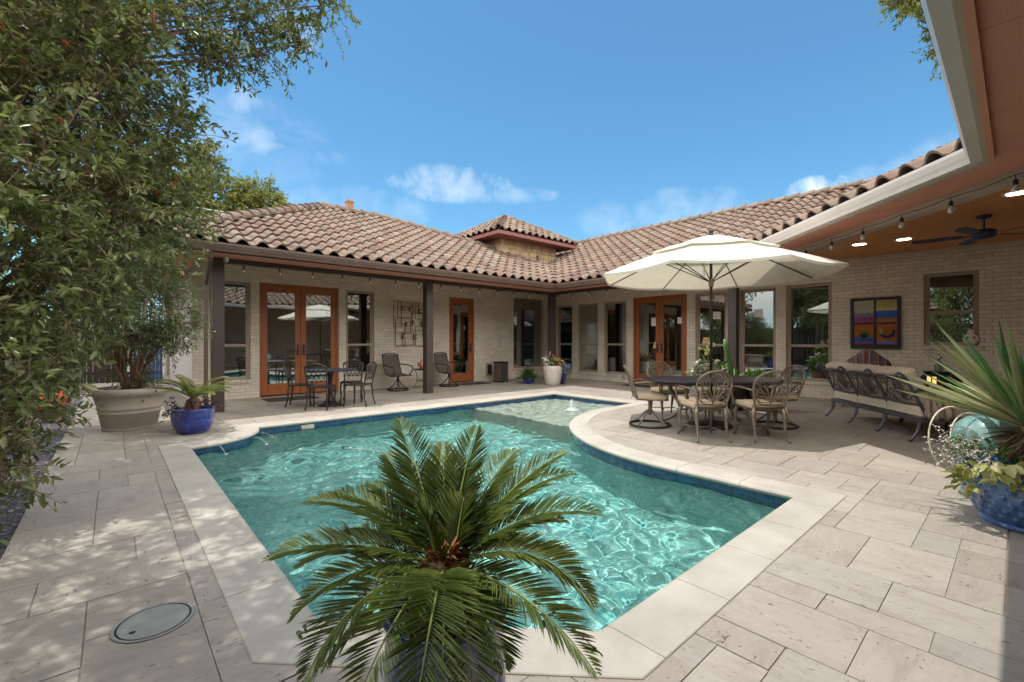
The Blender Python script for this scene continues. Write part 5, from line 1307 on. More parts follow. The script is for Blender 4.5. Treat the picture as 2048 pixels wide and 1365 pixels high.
mb = MB(); mb.lathe([(.023, 2.12), (.036, 2.12), (.036, 2.18), (.05, 2.2), (.05, 2.23), (.023, 2.24)], 16); mb.build('hub', 'palewood', um, smooth=True)
for k in range(NS):
    a = 2 * PI * k / NS; ca, sa = math.cos(a), math.sin(a)
    mb = MB(); mb.tube([(.03 * ca, .03 * sa, 2.83), (.62 * ca, .62 * sa, 2.68), (1.2 * ca, 1.2 * sa, 2.46), (1.665 * ca, 1.665 * sa, 2.28)], .009, 6); rb = mb.build('rib', 'iron', um)
    mb = MB(); mb.tube([(.045 * ca, .045 * sa, 2.215), (.80 * ca, .80 * sa, 2.60)], .0075, 6); mb.build('strut', 'iron', rb)
mb = MB(); mb.lathe([(.001, .0), (.30, .0), (.305, .03), (.27, .06), (.10, .085), (.04, .10), (.036, .26), (.023, .27)], 32); mb.build('base', 'iron', um, smooth=True)
mb = MB(); mb.tube([(-.78, -1.22, 2.36), (-.80, -1.24, 2.2), (-.79, -1.23, 2.08)], .012, 5); mb.build('tie_strap', 'canvas', um)

# sofa seen from behind
M['scroll'] = simple('scroll_metal', (.15, .135, .135), .42, metal=.5, var=.3, vs=12, bst=.15)
so_ = thing('garden_sofa', 'three-seat garden sofa with scrolled metal back toward us and tan cushions', 'sofa', (8.53, 1.53, 0), rad(-140.3))
def sb(a, h, off=0.): return (a, .09 - .24 * (h - .42) / .47 + off, h)       # tilted plane of the back
mb = MB()
mb.box(-1.02, 1.02, .02, .07, .255, .315); mb.box(-1.02, 1.02, .78, .83, .255, .315)
for x in (-1.0, -.34, .34, 1.0): mb.bar((x, .04, .285), (x, .80, .285), .045, .05)
mb.build('seat_frame', 'bluemetal', so_, bevel=.008)
for x in (-1.0, -.34, .34, 1.0):
    mb = MB(); mb.tube([sb(x, .30), sb(x, .55), sb(x, .80), sb(x, .88, -.02)] + [(x, sb(x, .88)[1] - .03 - .045 * math.sin(q), .885 - .035 + .04 * math.cos(q)) for q in np.linspace(.2, 4.6, 10)], [.021] * 4 + [.018] * 10, 8); mb.build('back_post', 'bluemetal', so_, smooth=True)
    mb = MB(); mb.tube(bez((x, .05, .30), (x, .06, .20), (x, .04, .12), (x, -.05, .02)) + [(x, -.075, .012)], [.024] * 6 + [.020] * 6, 8); mb.build('leg', 'bluemetal', so_, smooth=True)
for x in (-1.0, 1.0):
    mb = MB(); mb.tube(bez((x, .80, .30), (x, .82, .2), (x, .80, .1), (x, .86, .02)), .024, 8); mb.build('leg', 'bluemetal', so_, smooth=True)
    mb = MB(); mb.tube(bez(sb(x, .66), (x, .25, .70), (x, .55, .66), (x, .78, .60)) + bez((x, .78, .60), (x, .88, .56), (x, .86, .46), (x, .78, .30))[1:], .020, 8); mb.build('armrest', 'bluemetal', so_, smooth=True)
for i, xc in enumerate((-.67, 0, .67)):
    mb = MB(); T = lambda pts: [sb(xc + a, h, -.012) for a, h in pts]
    mb.tube(T(bez((-.32, .80), (-.1, .845), (.1, .845), (.32, .80))), .016, 7); fr = mb.build('top_rail', 'bluemetal', so_, smooth=True)
    mb = MB(); mb.tube(T(bez((-.32, .48), (-.1, .455), (.1, .455), (.32, .48))), .014, 7); mb.build('lower_rail', 'bluemetal', so_, smooth=True)
    mb = MB()
    # s = +1 side: large S scroll; other side: leafy cluster
    S1 = spiral((-.16, .735), .012, .05, 6.2, 0.5, 14)[::1] + bez((-.115, .76), (-.06, .68), (-.22, .60), (-.16, .55))[1:]
    mb.tube(T(S1), .0085, 6); mb.tube(T(bez((-.13, .74), (-.10, .66), (-.21, .61), (-.24, .55)) + spiral((-.20, .55), .045, .012, 3.1, 8.8, 14)), .0085, 6)
    mb.tube(T(spiral((-.10, .53), .055, .012, 2.4, -3.6, 14)), .010, 6); mb.tube(T(bez((-.24, .54), (-.2, .47), (-.1, .47), (-.04, .50))), .0085, 6)
    for (l, w) in ((.20, .085), (.165, .06), (.13, .036), (.09, .018)):
        mb.tube(T([(.10 + w * math.sin(q) * (1 + .25 * math.cos(q)), .66 - l * .62 * math.cos(q)) for q in np.linspace(0, 2 * PI, 18)]), .0085, 5)
    mb.tube(T([(.10, .53), (.10, .79)]), .012, 6)
    for s in (-1, 1):
        mb.tube(T([(.10 + s * a, h) for a, h in bez((0, .54), (.06, .50), (.16, .52), (.19, .60))])  , .0075, 6); mb.tube(T([(.10 + s * a, h) for a, h in spiral((.15, .62), .045, .012, 0, 5.2, 12)]), .0085, 6)
        mb.tube(T([(.10 + s * a, h) for a, h in bez((.02, .78), (.08, .80), (.14, .78), (.18, .72))]), .0085, 6)
    for k in range(11): mb.tube(T([(-.02 + .024 * k, .785), (-.02 + .024 * k, .825)]), .008, 5)
    mb.tube(T(bez((-.28, .78), (-.1, .79), (.1, .79), (.28, .78))), .009, 6)
    mb.build('scrollwork', 'scroll', fr, smooth=True)
    c = rbox('back_cushion', 'cushion2', so_, xc - .315, xc + .315, -.085, .085, -.255, .255, .05, 4, 0)
    c.location = (0, sb(0, .69)[1] + .115, .70); c.rotation_euler = (rad(27), 0, 0)
    rbox('seat_cushion', 'cushion2' if i != 2 else 'cushion2', so_, xc - .325, xc + .325, .06, .80, .32, .455, .04, 4, .02)
def stripes(name, cols, axis=0, sc=1.):
    m, nt, out = new_mat(name); p = N(nt, 'ShaderNodeBsdfPrincipled'); o = coords(nt, 'Object'); sp = N(nt, 'ShaderNodeSeparateXYZ'); nt.links.new(o, sp.inputs[0])
    f = math_(nt, 'FRACT', math_(nt, 'MULTIPLY', sp.outputs[axis], sc)); r = ramp(nt, f, cols); nt.nodes[-1].color_ramp.interpolation = 'CONSTANT'
    nt.links.new(r, p.inputs['Base Color']); p.inputs['Roughness'].default_value = .9; nt.links.new(p.outputs[0], out.inputs[0]); return m
M['stripe'] = stripes('striped_fabric', [(0, (.16, .06, .055)), (.18, (.30, .25, .22)), (.22, (.14, .10, .12)), (.42, (.05, .045, .07)), (.50, (.33, .28, .24)), (.54, (.20, .09, .08)), (.74, (.11, .09, .10)), (.90, (.35, .30, .26)), (.94, (.16, .06, .055))], 0, 3.4)
M['throw'] = stripes('striped_throw', [(0, (.42, .33, .24)), (.25, (.30, .22, .17)), (.4, (.47, .40, .31)), (.7, (.25, .18, .15)), (.8, (.42, .33, .24))], 1, 7)
tw_ = MB(); g = np.random.default_rng(5); pts = []
for i in range(15):
    t = i / 14; h = .72 - .42 * abs(t - .35) / .65 if t > .35 else .72 - .15 * (.35 - t) / .35; pts.append((t, h))
vs = []; nn = 9
for i, (t, h) in enumerate(pts):
    for j in range(nn): x = .84 + .16 * t + .02 * math.sin(j * 1.7); y = .06 + .30 * (j / (nn - 1)) + .02 * math.sin(i * .9); vs.append((x + (.05 if t > .5 else 0), y + .06 * t, h - .03 * math.sin(j * 1.9 + i * .2)))
tw_.add(vs, [(i * nn + j, (i + 1) * nn + j, (i + 1) * nn + j + 1, i * nn + j + 1) for i in range(14) for j in range(nn - 1)])
o = tag(tw_.build('throw_blanket', 'throw', None, smooth=True), 'striped tan throw draped over the right end of the scrolled sofa', 'blanket'); o.matrix_world = Matrix.Translation((8.53, 1.53, 0)) @ Matrix.Rotation(rad(-140.3), 4, 'Z'); o.modifiers.new('s', 'SOLIDIFY').thickness = .015

ck = thing('club_chair', 'cushioned garden chair by the wall below the framed picture', 'chair', (11.15, 2.02, 0), rad(100))
mb = MB(); mb.box(-.36, .36, -.34, .36, .22, .28); mb.build('seat_frame', 'bluemetal', ck, bevel=.01)
for sx in (-1, 1):
    for sy in (-1, 1): mb = MB(); mb.tube([(sx * .33, sy * .31, .24), (sx * .36, sy * .36, .01)], .022, 8); mb.build('leg', 'bluemetal', ck)
    mb = MB(); mb.tube(bez((sx * .37, -.36, .78), (sx * .38, -.1, .68), (sx * .38, .2, .66), (sx * .36, .34, .60)) + [(sx * .35, .34, .28)], .02, 8); mb.build('armrest', 'bluemetal', ck)
mb = MB(); mb.tube(bez((-.36, -.34, .28), (-.38, -.44, .6), (-.36, -.5, .98), (0, -.5, 1.0)) + bez((0, -.5, 1.0), (.36, -.5, .98), (.38, -.44, .6), (.36, -.34, .28))[1:], .02, 8); mb.build('back_frame', 'bluemetal', ck)
rbox('seat_cushion', 'cushion2', ck, -.33, .33, -.32, .34, .285, .43, .04, 4, .02); c = rbox('back_cushion', 'cushion2', ck, -.32, .32, -.07, .07, -.28, .28, .05, 4); c.location = (0, -.36, .70); c.rotation_euler = (rad(12), 0, 0)
pi_ = MB(); pi_.lathe([(.001, -.07), (.12, -.068), (.24, -.045), (.285, 0), (.24, .045), (.12, .068), (.001, .07)], 28, fn=lambda a, z: 1 + .10 * math.cos(4 * a + PI) * -1)
o = tag(pi_.build('pillow', 'stripe', None, smooth=True), 'plump striped maroon pillow propped on the cushioned garden chair', 'pillow'); o.matrix_world = Matrix.Translation((11.02, 1.96, .83)) @ Matrix.Rotation(rad(100), 4, 'Z') @ Matrix.Rotation(rad(78), 4, 'X') @ Matrix.Scale(1.15, 4, (1, 0, 0))

ct = thing('coffee_table', 'dark square garden table beyond the sofa holding lanterns and bottles', 'table', (9.42, .62, 0), rad(40))
mb = MB(); mb.box(-.50, .50, -.50, .50, .41, .45); mb.build('tabletop', 'iron', ct, bevel=.008)
for sx in (-1, 1):
    for sy in (-1, 1): mb = MB(); mb.tube([(sx * .44, sy * .44, .41), (sx * .40, sy * .40, .2), (sx * .46, sy * .46, .0)], .024, 8); mb.build('leg', 'iron', ct)
ln = thing('house_lantern', 'dark castle-shaped lantern with lit windows on the square garden table', 'lantern', (9.33, .80, .451), rad(-130))
mb = MB(); mb.box(-.17, .17, -.10, .10, 0, .34)
for x in (-.14, -.02, .10): mb.box(x, x + .05, -.11, .11, .34, .39)
mb.box(-.27, -.17, -.08, .08, 0, .24); mb.add([(-.28, -.09, .24), (-.16, -.09, .24), (-.16, .09, .24), (-.28, .09, .24), (-.22, 0, .36)], [(0, 1, 4), (1, 2, 4), (2, 3, 4), (3, 0, 4)]); mb.box(.17, .27, -.08, .08, 0, .28); mb.add([(.16, -.09, .28), (.28, -.09, .28), (.28, .09, .28), (.16, .09, .28), (.22, 0, .42)], [(0, 1, 4), (1, 2, 4), (2, 3, 4), (3, 0, 4)])
mb.build('castle_body', 'black', ln, bevel=.004, seg=1)
for s in (-1, 1):
    for x in (-.085, .0): mb = MB(); mb.box(x, x + .06, s * .101, s * .104, .20, .31); mb.build('lit_window', 'lit', ln)
    mb = MB(); mb.box(-.04, .05, s * .101, s * .104, .06, .13); mb.build('lit_window', 'lit', ln)
mb = MB(); mb.tube([(0, 0, .39), (0, 0, .50)], .05, 8); mb.tube([(0, 0, .5), (0, 0, .58)], .018, 8); mb.ball((0, 0, .60), .03); mb.build('spire', 'steel', ln)
M['greenglass'] = simple('green_bottle_glass', (.01, .09, .035), .08, var=.1, coat=1); M['blueglass'] = simple('blue_bottle_glass', (.015, .03, .09), .08, var=.1, coat=1)
bp = [(.001, 0), (.037, 0), (.039, .01), (.039, .17), (.03, .21), (.015, .235), (.014, .29), (.017, .295), (.017, .31), (.001, .31)]
for i, (x, y, mt, lab) in enumerate(((9.10, .93, 'greenglass', 'squat green glass bottle at the sofa-side corner of the garden table'), (9.16, .55, 'blueglass', 'dark blue bottle at the front edge of the garden table'))):
    mb = MB(); mb.lathe(bp if i else [(r * 1.9, z * .55) for r, z in bp], 18, (0, 0, 0)); o = tag(mb.build('bottle', mt, None, smooth=True), lab, 'bottle'); o.location = (x, y, .451)
P, D, U, L, W, R, tw = grow([((.14 * math.cos(a), .14 * math.sin(a), .05), (.06, .06, .04), 12) for a in np.linspace(0, 2 * PI, 9)[:-1]], np.random.default_rng(3), (.06, .035), 6, .08)
o = tag(leaf_obj('leaf_wreath', P, D, U, L, W, R, 'redleaf', None), 'russet autumn leaf wreath lying on the square garden table', 'wreath'); o.location = (9.52, .50, .452)

# bistro set under the left porch
def bistro_chair(label):
    t = thing('patio_chair', label, 'chair', (0, 0, 0), 0, 'criss-cross patio chairs at the round table')
    B = lambda a, h: (a, -.20 - .10 * h / .45, .44 + h)
    mb = MB(); mb.tube([B(-.17, -.02), B(-.19, .2), B(-.205, .37), B(-.12, .415), B(0, .44), B(.12, .415), B(.205, .37), B(.19, .2), B(.17, -.02)], .013, 7); mb.tube([B(-.18, .10), B(.18, .10)], .009, 6); mb.tube([B(-.20, .36), B(0, .39), B(.20, .36)], .009, 6); mb.build('back_frame', 'iron', t, smooth=True)
    mb = MB()
    for k in range(4):
        a0 = -.18 + .09 * k
        for s in (-1, 1): mb.tube([B(a0 + (.09 if s < 0 else 0), .10), B(a0 + .045, .17), B(a0 + (0 if s < 0 else .09), .235), B(a0 + .045, .30), B(a0 + (.09 if s < 0 else 0), .37)], .0068, 5)
    mb.build('back_lattice', 'iron', t, smooth=True)
    mb = MB(); mb.prism([(-.19, -.20), (.19, -.20), (.23, .18), (.15, .225), (-.15, .225), (-.23, .18)], .415, .445); mb.build('seat', 'iron', t, bevel=.01)
    for s in (-1, 1):
        mb = MB(); mb.tube([(s * .19, .18, .42), (s * .21, .20, .33), (s * .195, .19, .15), (s * .215, .215, .01)], [.02, .021, .014, .014], 7); mb.build('leg', 'iron', t, smooth=True)
        mb = MB(); mb.tube([(s * .17, -.19, .43), (s * .185, -.205, .3), (s * .18, -.215, .15), (s * .20, -.255, .01)], [.02, .018, .013, .014], 7); mb.build('leg', 'iron', t, smooth=True)
    return t
BC = bistro_chair('criss-cross patio chair with its back to the pool at the round table'); BC.location = (*site(-3.66, 8.62), 0); BC.rotation_euler = (0, 0, AX + rad(4))
G2 = 'criss-cross patio chairs at the round table'
dup(BC, (*site(-4.22, 9.02), 0), AX - rad(75), 'criss-cross patio chair on the left of the round table near the door mat', G2)
dup(BC, (*site(-3.42, 9.62), 0), AX + PI + rad(14), 'criss-cross patio chair behind the round table in front of the window', G2)
dup(BC, (*site(-3.08, 9.05), 0), AX + rad(82), 'criss-cross patio chair turned sideways at the right of the round table', G2)
rt_ = thing('bistro_table', 'round dark pedestal table under the left porch', 'table', (*site(-3.66, 9.06), 0))
mb = MB(); mb.lathe([(.001, .70), (.47, .70), (.485, .71), (.485, .724), (.47, .73), (.001, .73)], 40); mb.build('tabletop', 'navy', rt_, bevel=.003)
mb = MB(); mb.lathe([(.001, 0), (.24, 0), (.24, .02), (.13, .06), (.07, .14), (.05, .25), (.042, .45), (.05, .6), (.09, .69)], 24); mb.build('pedestal', 'iron', rt_, smooth=True)
# swivel sling chairs and side table against the wall
def sling(label):
    t = thing('swivel_chair', label, 'chair', (0, 0, 0), 0, 'brown sling swivel chairs against the left wall')
    fr = lambda s: [(s * .25, .26, .40), (s * .26, .1, .385), (s * .25, -.18, .42), (s * .25, -.27, .62), (s * .245, -.36, .93)]
    mb = MB()
    for s in (-1, 1): mb.tube(fr(s), .016, 7)
    mb.tube([(-.245, -.36, .93), (-.1, -.375, .955), (.1, -.375, .955), (.245, -.36, .93)], .016, 7); mb.tube([(-.25, .26, .40), (.25, .26, .40)], .014, 7); mb.build('seat_frame', 'iron', t, smooth=True)
    mb = MB(); A = fr(-1); Bp = fr(1)
    for i in range(4): mb.quad(A[i], Bp[i], Bp[i + 1], A[i + 1])
    o = mb.build('sling', 'sling', t); o.modifiers.new('s', 'SOLIDIFY').thickness = .008
    for s in (-1, 1): mb = MB(); mb.tube(bez((s * .255, -.29, .68), (s * .34, -.2, .66), (s * .34, .1, .66), (s * .30, .22, .62)) + bez((s * .30, .22, .62), (s * .29, .27, .56), (s * .28, .22, .46), (s * .25, .12, .39))[1:], .014, 7); mb.build('armrest', 'iron', t, smooth=True)
    mb = MB(); mb.tube([(.27 * math.cos(a), .27 * math.sin(a), .02) for a in np.linspace(0, 2 * PI, 33)[:-1]], .018, 7, closed=True); mb.build('base_ring', 'iron', t, smooth=True)
    for k in range(4):
        a = PI / 4 + k * PI / 2; ca, sa = math.cos(a), math.sin(a); mb = MB(); mb.tube(bez((.02 * ca, .02 * sa, .30), (.06 * ca, .06 * sa, .18), (.12 * ca, .12 * sa, .12), (.27 * ca, .27 * sa, .03)), .014, 6); mb.build('leg', 'iron', t, smooth=True)
    mb = MB(); mb.lathe([(.03, .26), (.035, .30), (.03, .35), (.10, .375), (.12, .385)], 14); mb.build('pedestal', 'iron', t, smooth=True)
    return t
SW = sling('brown sling swivel chair between the round table and the brown post'); SW.location = (5.62, 10.85, 0); SW.rotation_euler = (0, 0, rad(188))
dup(SW, (7.24, 10.88, 0), rad(192), 'brown sling swivel chair beside the single orange door', 'brown sling swivel chairs against the left wall')
st = thing('side_table', 'small round black table between the two sling chairs', 'table', (6.42, 10.95, 0))
mb = MB(); mb.lathe([(.001, .50), (.25, .50), (.26, .515), (.26, .53), (.001, .53)], 28); mb.build('tabletop', 'iron', st)
mb = MB(); mb.lathe([(.001, .20), (.16, .20), (.16, .215), (.001, .215)], 20); mb.build('shelf', 'iron', st)
for k in range(3):
    a = .6 + k * 2.094; ca, sa = math.cos(a), math.sin(a); mb = MB(); mb.tube(bez((.22 * ca, .22 * sa, .5), (.12 * ca, .12 * sa, .35), (.12 * ca, .12 * sa, .2), (.26 * ca, .26 * sa, .01)), .0085, 6); mb.build('leg', 'iron', st)
fg = thing('figurine', 'little orange rooster figurine standing on the small black side table', 'figurine', (6.36, 10.93, .531))
mb = MB(); mb.lathe([(.001, .02), (.035, .03), (.055, .07), (.05, .11), (.03, .15), (.026, .18), (.03, .20), (.02, .225), (.001, .23)], 14); mb.build('body', 'orangepot', fg, smooth=True)
mb = MB(); mb.prism([(-.05, -.01), (-.11, -.01), (-.11, .01), (-.05, .01)], .08, .19); mb.build('tail', 'copper', fg, bevel=.008)
mb = MB(); mb.box(-.01, .03, -.006, .006, .225, .26); mb.build('comb', 'red', fg, bevel=.004)
mb = MB(); mb.lathe([(.001, 0), (.05, 0), (.05, .02), (.02, .024)], 14); mb.build('stand', 'black', fg)
# things on and by the walls
tc_ = thing('trash_can', 'rectangular brushed steel step bin against the left wall', 'bin', (9.27, 10.98, 0), rad(4))
mb = MB(); mb.box(-.18, .18, -.16, .16, .02, .60); mb.build('bin_body', 'steel', tc_, bevel=.012); mb = MB(); mb.box(-.185, .185, -.165, .165, .602, .645); mb.build('lid', 'black', tc_, bevel=.01); mb = MB(); mb.box(-.182, .182, -.162, .162, 0, .03); mb.box(-.05, .05, -.20, -.16, .01, .025); mb.build('foot_pedal', 'black', tc_)
for (x0, x1, y0, y1, lab) in ((2.48, 3.52, 10.55, 11.2, 'dark door mat in front of the left orange double doors'), (7.7, 8.7, 10.75, 11.25, 'dark door mat in front of the single orange door'), (11.15, 11.7, 6.6, 7.75, 'dark door mat in front of the right orange double doors')):
    mb = MB(); mb.box(x0, x1, y0, y1, .003, .016); tag(mb.build('door_mat', 'mat', None, bevel=.005), lab, 'door mat')
wa = thing('wall_sconce', 'copper wall piece of overlapping rectangles holding candles', 'wall art', (6.6, WV - .06, 1.8))
g = random.Random(2)
REC = [(-.60, .26, .24, .72), (-.38, .38, .44, .42), (-.05, .45, .18, .30), (-.45, -.06, .46, .40), (-.52, -.32, .30, .62), (-.28, -.44, .34, .36), (.12, .34, .34, .40), (.02, .05, .36, .50), (.10, -.36, .28, .56), (.38, .30, .26, .60), (.34, -.10, .28, .50), (.44, .46, .16, .26)]
for (x, z, w, h) in REC:
    y = g.uniform(-.03, .02); mb = MB()
    for a, b in (((x - w / 2, z - h / 2), (x + w / 2, z - h / 2)), ((x + w / 2, z - h / 2), (x + w / 2, z + h / 2)), ((x + w / 2, z + h / 2), (x - w / 2, z + h / 2)), ((x - w / 2, z + h / 2), (x - w / 2, z - h / 2))): mb.bar((a[0], y, a[1]), (b[0], y, b[1]), .014, .014, (0, 1, 0))
    mb.build('metal_frame', 'copper', wa)
for (x, z) in ((-.45, .42), (-.20, .40), (.10, .36), (-.32, -.02), (-.12, .03), (.20, .0), (-.42, -.36), (-.05, -.38), (.30, -.30)):
    mb = MB(); mb.box(x - .06, x + .06, -.09, -.02, z - .045, z - .035); mb.box(x - .07, x + .05, -.02, -.012, z - .05, z + .06); h_ = mb.build('candle_holder', 'copper', wa)
    mb = MB(); mb.lathe([(.001, 0), (.03, 0), (.032, .05), (.03, .062), (.001, .06)], 14, (x, -.055, z - .034)); mb.build('candle', 'candle', h_, smooth=True)
# framed folk picture on the right wall
pc = thing('framed_picture', 'dark framed four-panel folk picture on the brick wall above the garden chair', 'picture', (WU - .025, 2.02, 1.68), rad(-90))
# local: x to the viewer's right, y toward the wall, z up
W2_, H2_ = .42, .54
mb = MB()
for b in ((-W2_, W2_, -H2_, -H2_ + .09), (-W2_, W2_, H2_ - .06, H2_), (-W2_, -W2_ + .06, -H2_ + .09, H2_ - .06), (W2_ - .06, W2_, -H2_ + .09, H2_ - .06), (-.016, .016, -H2_ + .09, H2_ - .06), (-W2_ + .06, -.016, -.02, .012), (.016, W2_ - .06, -.02, .012)): mb.box(b[0], b[1], -.03, .02, b[2], b[3])
mb.build('frame', 'black', pc, bevel=.004)
CC = {k: flat('paint_' + k, c) for k, c in {'cream': (.68, .58, .42), 'violet': (.36, .22, .62), 'orange': (.85, .24, .04), 'blue': (.05, .20, .75), 'pink': (.65, .09, .35), 'green': (.04, .20, .06), 'lilac': (.42, .34, .82), 'navyblue': (.01, .05, .13), 'yellow': (.80, .58, .16)}.items()}
def pane(name, x0, x1, z0, z1, c, y=.0, poly=None):
    mb = MB()
    if poly: mb.poly([(x, y, z) for x, z in poly])
    else: mb.quad((x0, y, z0), (x1, y, z0), (x1, y, z1), (x0, y, z1))
    return mb.build(name, CC[c], pc)
xl, xr, zt_, zm, zb = -W2_ + .06, W2_ - .06, H2_ - .06, -.0, -H2_ + .09
pane('sky_panel', xl, -.016, .22, zt_, 'cream'); pane('ground_panel', xl, -.016, .012, .12, 'pink'); pane('flower_panel', xl, -.016, .12, .22, 'violet')
pane('sky_panel', .016, xr, .26, zt_, 'yellow'); pane('ground_panel', .016, xr, .012, .10, 'orange'); pane('sea_panel', .016, xr, .10, .26, 'blue')
pane('sky_panel', xl, -.016, -.30, -.02, 'orange'); pane('sea_panel', xl, -.016, -.40, -.30, 'blue'); pane('ground_panel', xl, -.016, zb, -.40, 'pink')
pane('sky_panel', .016, xr, -.38, -.02, 'orange'); pane('ground_panel', .016, xr, zb, -.38, 'lilac')
mb = MB()
for k in range(9):
    a = rad(20 + 140 * k / 8); mb.poly([(-.18 - .018 * math.sin(a), -.004, -.30 + .018 * math.cos(a)), (-.18 + .018 * math.sin(a), -.004, -.30 - .018 * math.cos(a)), (-.18 + .15 * math.cos(a), -.004, -.30 + .17 * math.sin(a))])
mb.build('painted_plant', CC['green'], pc)
pane('painted_bird', 0, 0, 0, 0, 'navyblue', -.004, [(.08, -.17), (.12, -.24), (.20, -.27), (.27, -.23), (.31, -.13), (.33, -.16), (.31, -.28), (.22, -.33), (.13, -.31), (.08, -.24)])
pane('painted_head', 0, 0, 0, 0, 'yellow', -.005, [(.05, -.10), (.10, -.08), (.13, -.16), (.12, -.24), (.08, -.22)])
for k in range(7): x = xl + .03 + .05 * k; mb = MB(); mb.disc((0, 0, 0), .022, 10); o = mb.build('painted_flower', CC['cream'], pc); o.rotation_euler = (rad(90), 0, 0); o.location = (x, -.004, .17 + .03 * (k % 2))
mb = MB(); mb.quad((xl, -.015, zb), (xr, -.015, zb), (xr, -.015, zt_), (xl, -.015, zt_)); mb.build('picture_glass', 'picglass', pc) if 'picglass' in M else None
# sill ornament
orn = thing('plaque', 'round whitish gourd-shaped ornament leaning on the high window sill', 'ornament', (WU - .02, .60, 1.222), rad(-90))
mb = MB(); n = 24
def dsk(cx, cz, r, y0, y1, k=24): mb.add([(cx + r * math.cos(2 * PI * i / k), y, cz + r * math.sin(2 * PI * i / k)) for y in (y0, y1) for i in range(k)], [tuple(range(k)), tuple(range(k, 2 * k))[::-1]] + [(i, (i + 1) % k, k + (i + 1) % k, k + i) for i in range(k)])
mb.ball((0, 0, .112), .112, 20, 12); mb.ball((0, 0, .245), .052, 16, 8); mb.v = [(x, y * .28, z) for x, y, z in mb.v]; mb.build('plaque_body', 'whitepot', orn, smooth=True)
mb = MB()
for s in (-1, 1): mb.poly([(s * .02, -.034, .135), (s * .065, -.034, .12), (s * .05, -.034, .17)])
mb.build('dark_marks', 'black', orn)
# string lights on the beams
def lights(name, label, pts, ups, zb):
    t = thing('string_lights', label, 'string lights', (pts[0][0], pts[0][1], 0)); o = Vector((pts[0][0], pts[0][1], 0)); mb = MB(); cp = []
    for i in range(len(pts)):
        a = Vector((pts[i][0], pts[i][1], zb)) - o; cp.append(a)
        if i < len(pts) - 1: b = Vector((pts[i + 1][0], pts[i + 1][1], zb)) - o; cp.append((a + b) / 2 - Vector((0, 0, .018)))
    mb.tube(cp, .0045, 5); mb.build('cable', 'black', t)
    for p in pts:
        q = Vector((p[0], p[1], zb)) - o; mb = MB(); mb.tube([q, q - Vector((0, 0, .04))], .004, 5); mb.lathe([(.008, -.035), (.017, -.045), (.02, -.085), (.017, -.088)], 10, tuple(q)); s_ = mb.build('socket', 'black', t)
        mb = MB(); mb.lathe([(.014, -.088), (.026, -.112), (.030, -.132), (.024, -.152), (.010, -.162), (.001, -.164)], 12, tuple(q)); mb.build('bulb', 'bulb', s_, smooth=True)
lights('string_lights', 'string lights hung along the dark beam of the left porch', [(1.85 + .62 * k, 9.69) for k in range(14)], 0, 2.755)
lights('string_lights', 'string lights hung along the dark beam of the right porch by the inner corner', [(10.265, 9.45 - .62 * k) for k in range(9)], 0, 2.755)
lights('string_lights', 'large string lights hung along the slanting taupe beam', [(10.02 - .444 * k - .03, 3.985 - .444 * k + .03) for k in range(12)], 0, 2.775)
# ceiling fan and recessed lights
fn_ = thing('ceiling_fan', 'dark blue ceiling fan hanging from the orange porch ceiling', 'fan', (9.37, .33, 3.1))
mb = MB(); mb.lathe([(.001, 0), (.085, 0), (.08, -.03), (.03, -.05), (.012, -.06), (.012, -.19), (.03, -.20)], 20); mb.build('mount', 'navy', fn_, smooth=True)
mb = MB(); mb.lathe([(.03, -.19), (.09, -.20), (.125, -.22), (.13, -.30), (.10, -.325), (.001, -.33)], 24); mb.build('motor', 'navy', fn_, smooth=True)
for k in range(5):
    a = rad(20 + 72 * k); R4 = Matrix.Rotation(a, 4, 'Z') @ Matrix.Translation((0, 0, -.27)) @ Matrix.Rotation(rad(11), 4, 'X')
    mb = MB(); mb.box(.11, .24, -.015, .015, -.004, .004, R4); q = [(.22, -.05), (.45, -.068), (.72, -.072), (.78, -.04), (.78, .04), (.72, .072), (.45, .068), (.22, .05)]
    p_ = [R4 @ Vector((x, y, z)) for z in (-.005, .005) for x, y in q]; k8 = 8; mb.add([tuple(v) for v in p_], [tuple(range(8))[::-1], tuple(range(8, 16))] + [(i, (i + 1) % 8, 8 + (i + 1) % 8, 8 + i) for i in range(8)]); mb.build('blade', 'navy', fn_)
M['lens'] = emit('lit_ceiling_lens', (1, .90, .78), 11)
for (x, y, lab) in ((10.39, 1.97, 'round recessed ceiling light farthest from the fan above the parasol edge'), (10.46, 1.35, 'round recessed ceiling light nearer the fan'), (8.22, .01, 'round recessed ceiling light at the right edge behind the large bulb'), (11.0, -.6, 'round recessed ceiling light beyond the fan over the high window'), (11.2, 3.2, 'round recessed ceiling light hidden above the parasol'), (9.4, -1.6, 'round recessed ceiling light behind the fan')):  # last three are unseen lamps added to brighten the porch walls
    t = thing('ceiling_light', lab, 'ceiling light', (x, y, 3.099), 0, 'recessed lights in the porch ceiling'); mb = MB(); mb.lathe([(.10, -.004), (.135, -.008), (.14, -.001), (.14, 0)], 28); mb.build('trim_ring', 'white', t, smooth=True); mb = MB(); mb.disc((0, 0, -.005), .10, 28); mb.build('lens', 'lens', t)
cmr = thing('security_camera', 'white dome security camera under the eave by the left post', 'camera', (1.55, 9.60, 2.83))
mb = MB(); mb.lathe([(.001, 0), (.045, 0), (.047, -.03), (.04, -.035)], 20); mb.build('mount', 'white', cmr, smooth=True); mb = MB(); mb.ball((0, 0, -.05), .042, 18, 10); mb.build('dome', 'white', cmr, smooth=True); mb = MB(); mb.ball((-.018, -.03, -.06), .016, 10, 6); mb.build('lens', 'black', cmr)
